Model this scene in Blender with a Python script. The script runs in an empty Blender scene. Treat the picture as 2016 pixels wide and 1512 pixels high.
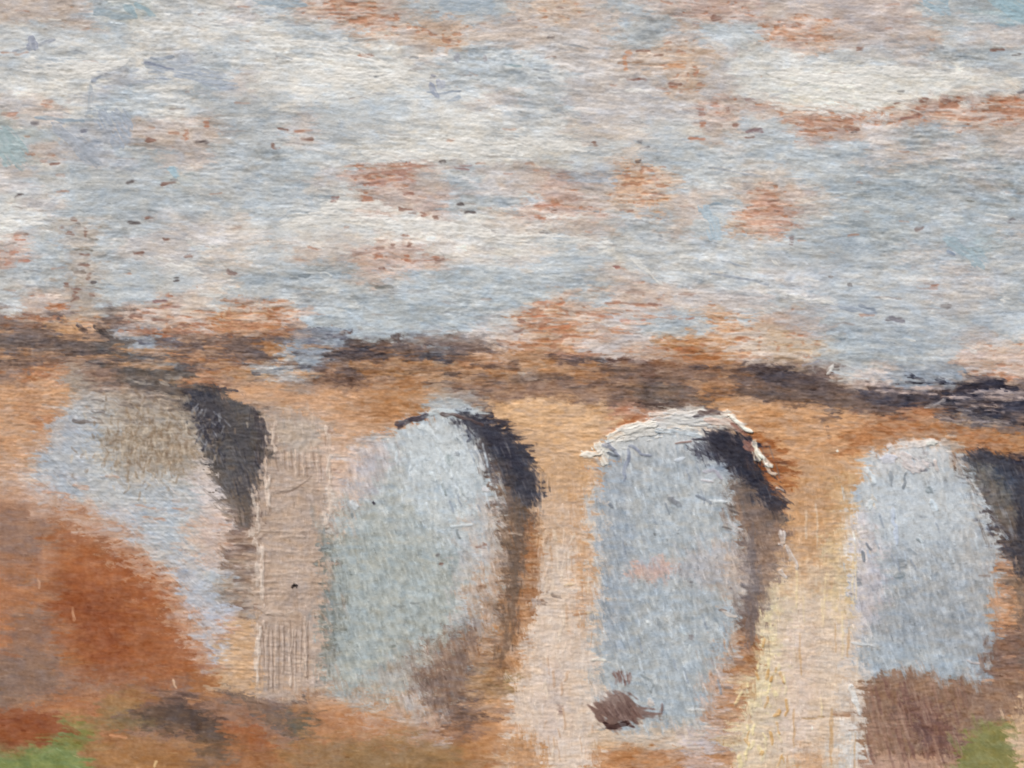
# A close view of an oil painting: a viaduct under a cloudy sky, painted thinly on a
# rust-coloured ground.  The paint film is real relief, cut into the painted things.
import bpy, math, os
import numpy as np

# ------------------------------------------------------------------ camera, light, exposure
PX = 0.16 / 2016.0                      # one photograph pixel on the panel, in metres
XC, YC = 1008.0, 756.0                  # panel point straight in front of the lens
ZH = 1.45                               # height of that point above the floor
def wx(px): return (np.asarray(px) - XC) * PX
def wz(py): return ZH + (YC - np.asarray(py)) * PX

scene = bpy.context.scene
cam_data = bpy.data.cameras.new("camera")
cam = bpy.data.objects.new("camera", cam_data)
scene.collection.objects.link(cam)
DIST = 0.20
cam.location = (0.0, -DIST, ZH)
cam.rotation_euler = (math.radians(90), 0, 0)
cam_data.sensor_width = 36.0
cam_data.lens = 36.0 * DIST / 0.16
cam_data.clip_start = 0.005
cam_data.clip_end = 50.0
scene.camera = cam

world = bpy.data.worlds.new("World")
scene.world = world
world.use_nodes = True
wn = world.node_tree
for n in list(wn.nodes): wn.nodes.remove(n)
sky = wn.nodes.new("ShaderNodeTexSky"); sky.sky_type = 'NISHITA'; sky.sun_disc = False
SUN_EL, SUN_AZ = math.radians(52), math.radians(-24)     # from above, a little to the left, on the lens's side
sky.sun_elevation = SUN_EL
sky.sun_rotation = math.radians(180) - SUN_AZ
bg = wn.nodes.new("ShaderNodeBackground"); bg.inputs[1].default_value = 0.12
wo = wn.nodes.new("ShaderNodeOutputWorld")
wn.links.new(sky.outputs[0], bg.inputs[0]); wn.links.new(bg.outputs[0], wo.inputs[0])

sun_data = bpy.data.lights.new("sun", 'SUN')
sun_data.energy = 3.5; sun_data.angle = math.radians(10); sun_data.color = (1.0, 0.96, 0.90)
sun = bpy.data.objects.new("sun", sun_data)
scene.collection.objects.link(sun)
sun_dir = np.array([math.sin(SUN_AZ) * math.cos(SUN_EL), -math.cos(SUN_AZ) * math.cos(SUN_EL), math.sin(SUN_EL)])
from mathutils import Vector
sun.rotation_euler = Vector(-sun_dir).to_track_quat('-Z', 'Y').to_euler()
sun.location = Vector(sun_dir) * 3

scene.view_settings.view_transform = 'Standard'
scene.view_settings.look = 'None'
scene.view_settings.exposure = 0.0
scene.view_settings.gamma = 1.0
scene.view_settings.use_curve_mapping = False

# light that reaches a matt surface on the panel, per channel, so pigments can be mixed as real albedos
GAIN = np.array([.945, .965, .99])

# ------------------------------------------------------------------ the panel grid
rng = np.random.default_rng(11)
M = 230.0
def axis(n, step):
    inner = np.arange(0, n + 0.01, step)
    k = np.arange(1, int(M / 5.0) + 1) * 5.0
    return np.concatenate([-k[::-1], inner, inner[-1] + k])
xs = axis(2016.0, 1.6); ys = axis(1512.0, 1.6)
NX, NY = len(xs), len(ys)
X, Y = np.meshgrid(xs.astype(np.float32), ys.astype(np.float32))

def lattice(seed): return np.random.default_rng(seed).random((512, 512)).astype(np.float32)
def vn(sx, sy, seed, ang=0.0, x=None, y=None):
    """smooth noise in 0..1 with cells sx by sy, long axis turned by ang degrees (image sense)"""
    x = X if x is None else x; y = Y if y is None else y
    a = math.radians(ang); c, s = math.cos(a), math.sin(a)
    u = (x * c + y * s) / sx + 100.3; v = (-x * s + y * c) / sy + 100.7
    iu = np.floor(u).astype(np.int32); iv = np.floor(v).astype(np.int32)
    fu = u - iu; fv = v - iv
    fu = fu * fu * (3 - 2 * fu); fv = fv * fv * (3 - 2 * fv)
    R = lattice(seed)
    i0, i1, j0, j1 = iv % 512, (iv + 1) % 512, iu % 512, (iu + 1) % 512
    return ((R[i0, j0] * (1 - fu) + R[i0, j1] * fu) * (1 - fv) + (R[i1, j0] * (1 - fu) + R[i1, j1] * fu) * fv)
def ss(a, b, v):
    t = np.clip((v - a) / (b - a), 0, 1); return t * t * (3 - 2 * t)

# ------------------------------------------------------------------ pigments (as they read in the photograph, sRGB 0-255)
PAL = {
 'W': (221, 217, 209), 'w': (212, 208, 201), 'g': (197, 198, 197), 'G': (180, 184, 186), 'b': (187, 194, 198),
 'B': (171, 179, 184), 'L': (170, 172, 180), 'l': (196, 192, 197), 't': (172, 178, 174), 'T': (156, 182, 190),
 'p': (203, 191, 185), 'P': (200, 172, 154), 'o': (206, 158, 120), 'O': (184, 122, 82), 'r': (166, 96, 56),
 'R': (150, 80, 46), 'q': (186, 134, 110), 'm': (150, 122, 106), 'n': (120, 100, 92), 'N': (92, 76, 72),
 'k': (58, 54, 64), 'y': (219, 178, 138), 'Y': (226, 204, 156), 'c': (220, 200, 184), 's': (205, 178, 150),
 'e': (150, 122, 86), 'v': (136, 132, 84), 'V': (132, 144, 90), 'a': (178, 122, 76), 'd': (102, 94, 90),
 'M': (156, 163, 172), 'h': (188, 166, 150), 'u': (146, 116, 97), 'x': (176, 160, 146),
}
MAP = """
PPPBtgwpbPOoPGBBPoPGPqqqPppPPBBT
gggbwwwgWbgoPopPPpPbGPbbqOPpPGpp
gGWWwLBgWWWWWpbBbppPoopWwgggpGbb
WWWLgwBpwWWWWgbBbGpppopWWWWWwgpg
pPWBBwGGGwbbbgWpGGppppqPqPWWcqPO
tBLLPPPGGpGgWWWWgwccgwPGbqqpGGPP
tPpLBpPGBbgWWWWWWWgcGBgbbbBpPpgp
pgbGGtgGBBpqqPGpPqLoobgccbBBBgpB
WpbBbbGGBGWqWqGBGqPooPGPqcbBGpGb
WgxGGppcgWWWWcWcccPGGPboqgBBGpBP
qBxGppgcgPccqPcWcbbWgGgGgbBBPLTG
gGxgbgcBbBBPpbBBbBBPggGgppbWgPpg
gPxbbPcgGGgGBbGbBPGPPpppgpbbgccb
nnonPPPoOPbbbbbpPoPpbGobPpbbbbGb
nnmdMnnnaMMNNnnPaoppPaocsgbbbgPc
mOxmddOmgMnnaxaaxmammmaNNngpMMPP
ooxmmdkooooaaxmmmmmndndnnNnNkNkk
oOBGxxkdhsooObbkyyyqcWcyyyOOOaxn
oPBGxxckhscPbbbkkyysbbkkOyoocxOa
PgbbxxcNhhPlbbbkksoMbbMkryybcbdk
PlbgbbldhhcbbbGNdsoMbbbdrysbbbGk
mmOPlBcnhhmbbbGndcoMbbbmdyYgbbgk
mmrrlBcmhhdtbbGanccMbbxmmoYlMbGk
OOOrrplxhhdttbParccMPPGmcoYltGPk
OmrOrPbxhhdttbgnnccbbMPMccYcMGbo
OmRRaqlxhhdtttcancsMbbbnYyylMxbo
OmaRmmqshsdttpmaoccMbbbnYccLMMBm
mmaRmalshhxtpPnaoccbbbPaYcsbbbPn
mmmmmmashPxtPPmeoscbbbMaYcswuuuO
mOOenNmmmdobolnoolcnnbbaYccWuuua
RRvOmmNrmdOOelnoOysbcglYYccwuuvv
vVVaaanrOOmeeeasasyaaPlYYoccnuvv
""".split()
assert len(MAP) == 32 and all(len(r) == 32 for r in MAP), [(i, len(r)) for i, r in enumerate(MAP) if len(r) != 32]
G = np.array([[PAL[ch] for ch in r] for r in MAP], dtype=np.float32)
for i in range(14):                                      # the sky's pigments are all let down with white
    f = (.50 if i < 12 else .3 if i < 13 else .1)
    warm = (G[i, :, 0] - G[i, :, 2] > 30)[:, None]
    G[i] = G[i] * (1 - f * np.where(warm, 1.0, .8)) + np.array([196, 197, 196]) * f * np.where(warm, 1.0, .8)

XW = X + (vn(60, 34, 80) - .5) * 16 + (vn(17, 13, 81) - .5) * 4
YW = Y + (vn(160, 60, 82) - .5) * 14 + (vn(40, 12, 83) - .5) * 2
# the loose under-layer: colour cells blended along a wandering, brushed boundary
wxn = (vn(90, 26, 1) - .5) * 60 + (vn(26, 7, 2) - .5) * 46 + (vn(10, 5, 3) - .5) * 12
wyn = (vn(70, 40, 4) - .5) * 34 + (vn(16, 9, 5) - .5) * 14
gx = np.clip((X + wxn) / 63.0 - .5, 0, 30.999); gy = np.clip((Y + wyn) / 47.25 - .5, 0, 30.999)
ix = gx.astype(np.int32); iy = gy.astype(np.int32)
fx = ss(.22, .78, gx - ix)[..., None]; fy = ss(.22, .78, gy - iy)[..., None]
C = ((G[iy, ix] * (1 - fx) + G[iy, ix + 1] * fx) * (1 - fy) + (G[iy + 1, ix] * (1 - fx) + G[iy + 1, ix + 1] * fx) * fy)
C = C.astype(np.float32)
H = np.zeros_like(X)                                     # paint thickness, photograph pixels

def col(c): return np.array(PAL[c] if isinstance(c, str) else c, dtype=np.float32)
def box(x0, y0, x1, y1):
    return slice(max(0, np.searchsorted(ys, y0)), min(NY, np.searchsorted(ys, y1) + 1)), \
           slice(max(0, np.searchsorted(xs, x0)), min(NX, np.searchsorted(xs, x1) + 1))
def poly_sd(pts, x, y):
    """signed distance to a closed polygon, negative inside"""
    d = np.full(x.shape, 1e9, np.float32); ins = np.zeros(x.shape, bool)
    n = len(pts)
    for i in range(n):
        ax, ay = pts[i]; bx, by = pts[(i + 1) % n]
        ex, ey = bx - ax, by - ay
        t = np.clip(((x - ax) * ex + (y - ay) * ey) / (ex * ex + ey * ey + 1e-9), 0, 1)
        d = np.minimum(d, (x - ax - t * ex) ** 2 + (y - ay - t * ey) ** 2)
        c = ((ay > y) != (by > y))
        xi = ax + (y - ay) * ex / (ey if abs(ey) > 1e-9 else 1e-9)
        ins ^= c & (x < xi)
    d = np.sqrt(d)
    return np.where(ins, -d, d)
def smooth_poly(pts, n=2):
    p = np.array(pts, float)
    for _ in range(n):
        q = np.roll(p, -1, 0)
        p = np.stack([p * .75 + q * .25, p * .25 + q * .75], 1).reshape(-1, 2)
    return [tuple(v) for v in p]

# stroke directions: mostly level in the sky, steep inside the arches and on the piers
ANG = (vn(300, 160, 20) - .35) * 10
NSEED = [50]
def region(pts, c, soft=6, rag=14, ang=0, alpha=1.0, hgt=0.0, c2=None, grad=None, dry=0.0):
    """lay a patch of paint; c2/grad give a second pigment worked in along a direction"""
    soft, rag = soft * 1.8, rag * 1.25
    pts = smooth_poly(pts)
    px = [p[0] for p in pts]; py = [p[1] for p in pts]
    pad = soft + rag + 6
    sy, sx_ = box(min(px) - pad, min(py) - pad, max(px) + pad, max(py) + pad)
    x, y = X[sy, sx_], Y[sy, sx_]
    if x.size == 0: return None
    NSEED[0] += 3; s = NSEED[0]
    d = poly_sd(pts, x, y)
    d = d + (vn(26, 5, s, ang, x, y) - .5) * 2 * rag * .7 + (vn(9, 4, s + 1, ang, x, y) - .5) * rag
    m = 1 - ss(-soft, soft, d)
    if dry > 0:
        m = m * ss(dry - .25, dry + .1, vn(22, 5, s + 2, ang, x, y) * .6 + vn(7, 4, s + 7, ang, x, y) * .4)
    m = m * alpha
    cc = col(c)
    if c2 is not None:
        (ax, ay), (bx, by) = grad
        t = np.clip(((x - ax) * (bx - ax) + (y - ay) * (by - ay)) / ((bx - ax) ** 2 + (by - ay) ** 2), 0, 1)
        t = ss(.1, .9, t + (vn(24, 8, s + 4, ang, x, y) - .5) * .35)
        cc = cc * (1 - t[..., None]) + col(c2) * t[..., None]
    C[sy, sx_] = C[sy, sx_] * (1 - m[..., None]) + cc * m[..., None]
    H[sy, sx_] += hgt * m
    return sy, sx_, m
def setang(pts, a):
    pts = smooth_poly(pts, 1)
    px = [p[0] for p in pts]; py = [p[1] for p in pts]
    sy, sx_ = box(min(px) - 20, min(py) - 20, max(px) + 20, max(py) + 20)
    m = 1 - ss(-4, 8, poly_sd(pts, X[sy, sx_], Y[sy, sx_]))
    ANG[sy, sx_] = ANG[sy, sx_] * (1 - m) + a * m
def path_d(pts, x, y):
    """distance to an open path and how far along it (0..1)"""
    seg = [math.dist(pts[i], pts[i + 1]) for i in range(len(pts) - 1)]
    tot = sum(seg); acc = 0
    d = np.full(x.shape, 1e9, np.float32); tt = np.zeros(x.shape, np.float32)
    for i, L in enumerate(seg):
        (ax, ay), (bx, by) = pts[i], pts[i + 1]
        ex, ey = bx - ax, by - ay
        t = np.clip(((x - ax) * ex + (y - ay) * ey) / (L * L + 1e-9), 0, 1)
        dd = np.hypot(x - ax - t * ex, y - ay - t * ey)
        k = dd < d; d = np.where(k, dd, d); tt = np.where(k, (acc + t * L) / tot, tt); acc += L
    return d, tt
def line(pts, w, c, alpha=1.0, rag=.5, hgt=0.0, dry=0.0, w2=None, soft=1.6, ang=None):
    """one loaded stroke along a path, width w (to w2 at its end)"""
    p = [tuple(map(float, q)) for q in pts]
    q = [p[0]]
    for i in range(1, len(p) - 1):
        a, b, c_ = np.array(p[i - 1]), np.array(p[i]), np.array(p[i + 1])
        q += [tuple(b + (a - b) * .25), tuple(b + (c_ - b) * .25)]
    q.append(p[-1]); p = q
    px = [v[0] for v in p]; py = [v[1] for v in p]; pad = w * 1.5 + 8
    sy, sx_ = box(min(px) - pad, min(py) - pad, max(px) + pad, max(py) + pad)
    x, y = X[sy, sx_], Y[sy, sx_]
    if x.size == 0: return None
    NSEED[0] += 3; s = NSEED[0]
    a0 = math.degrees(math.atan2(p[-1][1] - p[0][1], p[-1][0] - p[0][0])) if ang is None else ang
    d, t = path_d(p, x + (vn(14, 11, s + 8, 0, x, y) - .5) * min(w, 7) * .9, y + (vn(16, 12, s + 9, 0, x, y) - .5) * min(w, 7) * .9)
    ww = w + (0 if w2 is None else (w2 - w)) * t
    ww = ww * .5 * (.55 + .45 * np.sqrt(np.clip(4 * t * (1 - t) * 4, 0, 1)))
    dd = d - ww + (vn(18, 4, s, a0, x, y) - .5) * 2 * rag * w * .5 + (vn(5, 3, s + 1, a0, x, y) - .5) * rag * w * .35
    m = 1 - ss(-soft, soft, dd)
    if dry > 0: m = m * ss(dry - .2, dry + .12, vn(30, 3.6, s + 2, a0, x, y) * .65 + vn(8, 3, s + 5, a0, x, y) * .35)
    m = m * alpha * (.62 + .38 * ss(.25, .6, vn(13, 3.4, s + 12, a0, x, y)))
    C[sy, sx_] = C[sy, sx_] * (1 - m[..., None]) + (col(c) + ((vn(8, 5, s + 13, a0, x, y) - .5) * 22)[..., None]) * m[..., None]
    hf = .6 if w < 12 else .22
    H[sy, sx_] += hgt * m * (1 - hf * .5 + hf * vn(30, 3.2, s + 6, a0, x, y))
    return sy, sx_, m

def mask(pts, soft=8):
    pts = smooth_poly(pts); m = np.zeros_like(X)
    px = [p[0] for p in pts]; py = [p[1] for p in pts]
    sy, sx_ = box(min(px) - 30, min(py) - 30, max(px) + 30, max(py) + 30)
    m[sy, sx_] = 1 - ss(-soft, soft, poly_sd(pts, X[sy, sx_], Y[sy, sx_]))
    return m
# ------------------------------------------------------------------ outlines
ARCH = [
 [(60, 985), (75, 900), (95, 830), (150, 790), (250, 775), (350, 800), (395, 860), (410, 920), (440, 965), (452, 1040), (440, 1140), (440, 1240), (436, 1305), (415, 1300), (395, 1240), (350, 1190), (310, 1130), (240, 1050), (170, 1000), (110, 985)],
 [(772, 862), (800, 836), (845, 812), (885, 812), (925, 838), (962, 885), (976, 930), (982, 990), (986, 1040), (984, 1150), (972, 1225), (940, 1290), (890, 1400), (850, 1425), (790, 1400), (720, 1385), (660, 1368), (642, 1320), (643, 1200), (650, 1050), (672, 940), (700, 890)],
 [(1178, 930), (1190, 890), (1230, 858), (1290, 842), (1350, 850), (1400, 890), (1432, 960), (1445, 1010), (1458, 1080), (1458, 1160), (1450, 1250), (1432, 1340), (1405, 1400), (1370, 1440), (1290, 1445), (1200, 1440), (1172, 1380), (1168, 1150), (1166, 1020)],
 [(1684, 1010), (1690, 950), (1715, 905), (1760, 878), (1820, 872), (1870, 895), (1902, 935), (1930, 985), (1955, 1030), (1966, 1100), (1966, 1230), (1955, 1320), (1930, 1350), (1860, 1340), (1790, 1325), (1740, 1320), (1700, 1330), (1676, 1330), (1678, 1150)],
]
SHADOW = [
 [(345, 800), (378, 768), (425, 765), (460, 790), (500, 808), (522, 845), (528, 880), (520, 925), (503, 955), (502, 1000), (498, 1040), (462, 1045), (456, 990), (440, 960), (415, 930), (405, 890), (385, 850), (360, 828)],
 [(912, 822), (960, 838), (1010, 860), (1042, 896), (1060, 945), (1060, 990), (1044, 1030), (1040, 1120), (1032, 1230), (1010, 1330), (975, 1360), (985, 1230), (990, 1120), (995, 1010), (985, 940), (960, 890), (935, 858)],
 [(1385, 850), (1425, 846), (1466, 864), (1488, 905), (1500, 938), (1536, 985), (1550, 1005), (1540, 1050), (1530, 1130), (1505, 1230), (1490, 1290), (1466, 1300), (1466, 1150), (1462, 1050), (1440, 975), (1420, 925), (1390, 895), (1352, 888)],
 [(1893, 894), (1940, 886), (1992, 903), (2022, 945), (2040, 1010), (2050, 1150), (2060, 1330), (2030, 1330), (2004, 1220), (1996, 1120), (1984, 1070), (1955, 1010), (1925, 968), (1905, 930)],
]
PIER = [
 [(512, 845), (532, 812), (600, 805), (648, 830), (652, 960), (645, 1050), (638, 1200), (636, 1350), (600, 1375), (500, 1368), (500, 1250), (504, 1050), (508, 940)],
 [(1062, 900), (1172, 905), (1170, 1020), (1168, 1200), (1172, 1400), (1185, 1500), (1180, 1740), (1000, 1740), (1000, 1440), (1020, 1300), (1042, 1200), (1052, 1050)],
 [(1552, 985), (1600, 880), (1690, 930), (1682, 1010), (1674, 1180), (1674, 1340), (1690, 1440), (1704, 1740), (1420, 1740), (1440, 1430), (1490, 1300), (1512, 1200), (1540, 1060)],
 [(2060, 960), (2130, 940), (2180, 1000), (2180, 1740), (1995, 1740), (2002, 1500), (1990, 1380), (2040, 1330), (2060, 1200)],
]
PARAPET = [(-240, 655), (0, 656), (120, 650), (200, 662), (300, 664), (520, 668), (590, 660), (690, 672), (880, 678), (1000, 696), (1200, 702), (1400, 716), (1560, 732), (1700, 752), (1850, 770), (2030, 790), (2260, 815), (2260, 890),
           (2016, 862), (1850, 832), (1700, 812), (1560, 795), (1400, 792), (1240, 788), (1100, 770), (900, 745), (760, 745), (640, 745), (560, 735), (440, 760), (330, 742), (230, 725), (100, 708), (0, 705), (-240, 705)]
HILL = [(-240, 960), (0, 962), (70, 975), (150, 990), (200, 1015), (250, 1065), (305, 1120), (345, 1185), (395, 1245), (415, 1310), (450, 1360), (560, 1395), (640, 1375), (700, 1388), (800, 1425), (880, 1440), (960, 1420), (1000, 1430), (1000, 1740), (-240, 1740)]
FIELD = [(1694, 1345), (1745, 1316), (1800, 1322), (1862, 1338), (1925, 1352), (1990, 1335), (2060, 1330), (2010, 1370), (1996, 1420), (1940, 1425), (1900, 1450), (1885, 1530), (1870, 1740), (1710, 1740), (1702, 1500), (1690, 1420)]
BUSH = [(1165, 1385), (1185, 1374), (1205, 1366), (1242, 1368), (1256, 1390), (1306, 1400), (1300, 1412), (1252, 1420), (1222, 1436), (1204, 1438), (1188, 1424), (1168, 1405)]
GRASS_R = [(1876, 1530), (1890, 1460), (1915, 1432), (1975, 1418), (1990, 1440), (1992, 1530), (1990, 1740), (1870, 1740)]
GRASS_L = [(-240, 1478), (0, 1484), (70, 1478), (118, 1462), (140, 1420), (160, 1432), (150, 1478), (172, 1512), (175, 1740), (-240, 1740)]

# ------------------------------------------------------------------ blocking in
# passages of the sky
region([(1500, 150), (1560, 128), (1700, 140), (1900, 130), (2016, 150), (1990, 185), (1800, 200), (1740, 218), (1620, 216), (1510, 202)], (225, 221, 212), 10, 20, 3, alpha=.85)
region([(1500, 165), (1600, 150), (1700, 185), (1720, 214), (1620, 214), (1520, 204)], (222, 219, 208), 6, 12, 3, alpha=.8)
region([(1528, 214), (1560, 208), (1625, 214), (1700, 226), (1700, 245), (1640, 262), (1560, 268), (1545, 240)], (184, 142, 118), 7, 18, 3, alpha=.75, dry=.3)
region([(1700, 226), (1790, 222), (1880, 208), (2040, 192), (2040, 250), (1900, 240), (1780, 244), (1700, 244)], (188, 150, 130), 6, 16, 2, alpha=.75, dry=.25)
region([(1950, 196), (2040, 188), (2040, 240), (1960, 236)], (192, 140, 112), 7, 16, 0, alpha=.7, dry=.3)
region([(1560, -20), (1800, -20), (1800, 70), (1700, 90), (1560, 50)], (194, 178, 172), 16, 26, 0, alpha=.6)
region([(1500, 48), (1610, 44), (1680, 80), (1600, 92), (1500, 84)], (194, 148, 120), 6, 18, 0, alpha=.75, dry=.35)
region([(1220, 320), (1262, 318), (1300, 345), (1310, 420), (1240, 430), (1215, 380)], (212, 172, 142), 6, 16, 90, alpha=.7, dry=.3)
region([(1486, 375), (1550, 380), (1552, 470), (1480, 474), (1470, 430)], (200, 154, 130), 6, 14, 0, alpha=.8, dry=.25)
region([(1010, 400), (1100, 400), (1180, 405), (1180, 435), (1100, 430), (1010, 432)], (202, 166, 148), 6, 16, 0, alpha=.6, dry=.35)
region([(696, 332), (760, 324), (836, 322), (830, 350), (770, 372), (700, 372)], (182, 138, 120), 5, 14, 0, alpha=.85, dry=.3)
region([(690, 372), (760, 372), (840, 380), (900, 410), (860, 430), (780, 404), (700, 395)], (204, 184, 174), 8, 18, 0, alpha=.6)
region([(610, 10), (760, -10), (780, 60), (740, 80), (690, 50), (620, 30)], (192, 156, 136), 8, 18, 2, alpha=.8)
region([(800, 40), (880, 34), (930, 60), (900, 80), (800, 76)], (206, 170, 144), 8, 18, 2, alpha=.6)
region([(700, 480), (780, 470), (866, 510), (860, 530), (760, 545), (700, 545)], (206, 176, 160), 8, 18, 2, alpha=.75, dry=.2)
region([(1750, 330), (1900, 350), (2016, 380), (2016, 480), (1800, 520), (1650, 480), (1650, 380)], (172, 180, 184), 24, 40, 5, alpha=.7)
region([(1500, 500), (1750, 500), (2016, 540), (2016, 680), (1800, 710), (1560, 620)], (184, 189, 194), 24, 40, 8, alpha=.55)
region([(840, 540), (1010, 540), (1080, 590), (1000, 640), (820, 660), (640, 640), (640, 580)], (179, 187, 191), 24, 40, 3, alpha=.6)
region([(1040, 600), (1125, 590), (1130, 660), (1110, 700), (1020, 700), (1030, 640)], (202, 162, 134), 8, 18, 0, alpha=.6, dry=.3)
region([(640, 110), (800, 130), (900, 150), (820, 180), (640, 170), (540, 130)], (219, 216, 209), 16, 30, 3, alpha=.6)
region([(560, 425), (700, 395), (780, 430), (960, 460), (1100, 480), (960, 510), (700, 455)], (220, 216, 209), 16, 30, 4, alpha=.6)
region([(830, 270), (1000, 262), (1160, 285), (1100, 315), (900, 310)], (222, 218, 210), 14, 26, 4, alpha=.6)
# brown worked under the coping, ochre spandrels
region([(560, 740), (760, 728), (1000, 735), (1240, 745), (1500, 765), (1640, 790), (1500, 800), (1240, 790), (1000, 780), (760, 760), (560, 765)], (160, 116, 84), 8, 16, alpha=.4)
region([(530, 770), (640, 760), (830, 765), (830, 800), (760, 850), (650, 900), (640, 820), (540, 810)], (208, 163, 128), 8, 12, alpha=.7)
region([(700, 768), (830, 752), (840, 800), (780, 838), (720, 830)], 'a', 8, 12, alpha=.7, dry=.25)
region([(950, 785), (1100, 785), (1225, 805), (1215, 850), (1178, 880), (1160, 960), (1068, 985), (1062, 910), (1020, 850), (960, 822)], (219, 176, 134), 6, 10)
region([(1215, 800), (1280, 815), (1275, 838), (1215, 850)], (184, 116, 74), 4, 8)
region([(1400, 780), (1530, 790), (1640, 800), (1740, 830), (1740, 870), (1690, 905), (1672, 960), (1560, 1010), (1520, 900), (1470, 840), (1400, 815)], (212, 160, 116), 6, 10)
region([(1660, 835), (1760, 820), (1870, 830), (1990, 860), (1990, 890), (1900, 880), (1850, 862), (1760, 870), (1700, 890), (1650, 900)], (184, 118, 70), 6, 12, alpha=.9)
region([(1480, 838), (1510, 850), (1550, 900), (1572, 960), (1578, 1010), (1545, 1020), (1520, 940)], (172, 102, 54), 5, 8)
region([(1440, 808), (1560, 815), (1560, 835), (1470, 842)], (190, 128, 76), 4, 8, alpha=.8)
region(HILL, (176, 112, 74), 10, 16, alpha=.25)
# piers
region(PIER[0], 'h', 4, 8, 90)
region([(548, 826), (638, 826), (640, 895), (548, 890)], (190, 172, 156), 4, 6, 90)
region([(640, 840), (690, 850), (660, 1030), (645, 1050)], (212, 184, 166), 5, 12, 0, alpha=.8)
region(PIER[1], (208, 176, 148), 7, 16, 20, c2=(221, 200, 182), grad=((1080, 930), (1090, 1180)))
region([(1048, 1000), (1070, 1010), (1075, 1100), (1050, 1180), (1020, 1260)], (205, 160, 120), 5, 12, 90, alpha=.6)
region([(1130, 910), (1165, 930), (1166, 1200), (1140, 1200)], (216, 172, 128), 6, 10, 90, alpha=.6)
region([(1060, 1290), (1110, 1290), (1100, 1480), (1050, 1480)], (216, 196, 184), 8, 14, 90, alpha=.6)
region(PIER[2], (208, 160, 116), 8, 16, 20, c2=(222, 200, 174), grad=((1610, 960), (1590, 1260)))
region([(1620, 930), (1684, 940), (1676, 1250), (1635, 1270)], (222, 198, 158), 5, 12, 90, alpha=.7)
region([(1505, 1160), (1552, 1140), (1556, 1330), (1530, 1500), (1430, 1520), (1445, 1420), (1490, 1300)], (220, 202, 178), 5, 16, 90, alpha=.6)
region([(1520, 1170), (1552, 1150), (1540, 1300), (1500, 1400), (1480, 1400), (1500, 1280)], (228, 210, 168), 5, 16, 95, alpha=.6, dry=.42)
region([(1070, 905), (1165, 900), (1160, 960), (1075, 985)], (214, 168, 122), 8, 20, 90, alpha=.7)
region([(1560, 900), (1680, 900), (1670, 1060), (1560, 1040)], (208, 158, 112), 10, 22, 90, alpha=.6, dry=.3)
region([(1555, 1230), (1600, 1230), (1600, 1470), (1550, 1500)], (222, 200, 186), 7, 14, 90, alpha=.85)
region([(1562, 1460), (1625, 1465), (1630, 1530), (1560, 1530)], (208, 162, 122), 6, 14, 90, alpha=.75)
region([(1655, 1340), (1686, 1330), (1692, 1410), (1700, 1520), (1640, 1520), (1655, 1430)], (215, 209, 202), 5, 10, 90)
region(PIER[3], (216, 182, 146), 6, 12, 90)
# openings: the sky beyond
region(ARCH[0], (190, 189, 188), 10, 24, 0, alpha=.55)
region([(100, 815), (150, 800), (190, 815), (190, 900), (165, 960), (130, 985), (80, 975), (75, 900)], (184, 187, 192), 7, 14, 20, alpha=.75)
region([(215, 855), (300, 845), (372, 870), (368, 915), (300, 940), (225, 915)], (176, 160, 142), 18, 36, 90, alpha=.6, dry=.4)
region([(225, 770), (340, 770), (385, 800), (365, 830), (300, 835), (225, 812)], (168, 150, 134), 8, 14, 20, alpha=.7)
region([(375, 880), (405, 875), (410, 930), (450, 985), (450, 1090), (400, 1020), (375, 950)], (214, 200, 194), 6, 12, 0, alpha=.8)
region([(235, 950), (300, 940), (370, 965), (372, 1090), (345, 1120), (300, 1060)], (182, 187, 192), 7, 14, 80, alpha=.8)
region([(325, 1110), (395, 1120), (440, 1200), (434, 1305), (418, 1305), (395, 1235)], (188, 190, 198), 6, 12, 60, alpha=.85)
region([(372, 1010), (455, 1010), (455, 1110), (375, 1120)], (212, 178, 158), 6, 16, 0, alpha=.6, dry=.4)
region(ARCH[1], (190, 194, 195), 9, 26, 20, c2=(173, 178, 174), grad=((850, 850), (790, 1150)))
region([(690, 885), (780, 860), (765, 940), (680, 1010)], (198, 186, 186), 8, 14, 60, alpha=.7)
region([(800, 870), (850, 850), (960, 920), (975, 1060), (900, 1100), (820, 1020)], (194, 202, 206), 8, 14, 70, alpha=.7)
region([(930, 980), (985, 980), (985, 1230), (905, 1260), (890, 1120)], (198, 192, 188), 8, 16, 20, alpha=.75)
region([(640, 1055), (662, 1040), (672, 1180), (662, 1330), (638, 1330)], (132, 134, 128), 6, 10, 90, alpha=.8)
region([(735, 1310), (800, 1290), (860, 1260), (900, 1320), (850, 1390), (780, 1350), (735, 1370)], (186, 172, 160), 10, 20, 60, alpha=.6)
region([(850, 1270), (935, 1225), (955, 1260), (930, 1380), (920, 1430), (860, 1420), (800, 1330)], (132, 106, 92), 12, 26, 100, alpha=.9, dry=.28)
region([(765, 1370), (830, 1365), (850, 1420), (840, 1440), (790, 1440)], (200, 188, 182), 8, 18, 60, alpha=.7)
region([(935, 1290), (985, 1250), (990, 1360), (930, 1400)], (178, 140, 104), 8, 14, 0, alpha=.8)
region(ARCH[2], (178, 183, 187), 6, 17, 15, c2=(176, 182, 185), grad=((1300, 860), (1300, 1400)))
region([(1180, 930), (1240, 900), (1245, 1010), (1235, 1300), (1185, 1280)], (160, 167, 175), 7, 12, 84, alpha=.7)
region([(1250, 920), (1400, 930), (1430, 1060), (1380, 1120), (1250, 1080)], (184, 189, 191), 8, 14, 78, alpha=.6)
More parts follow.
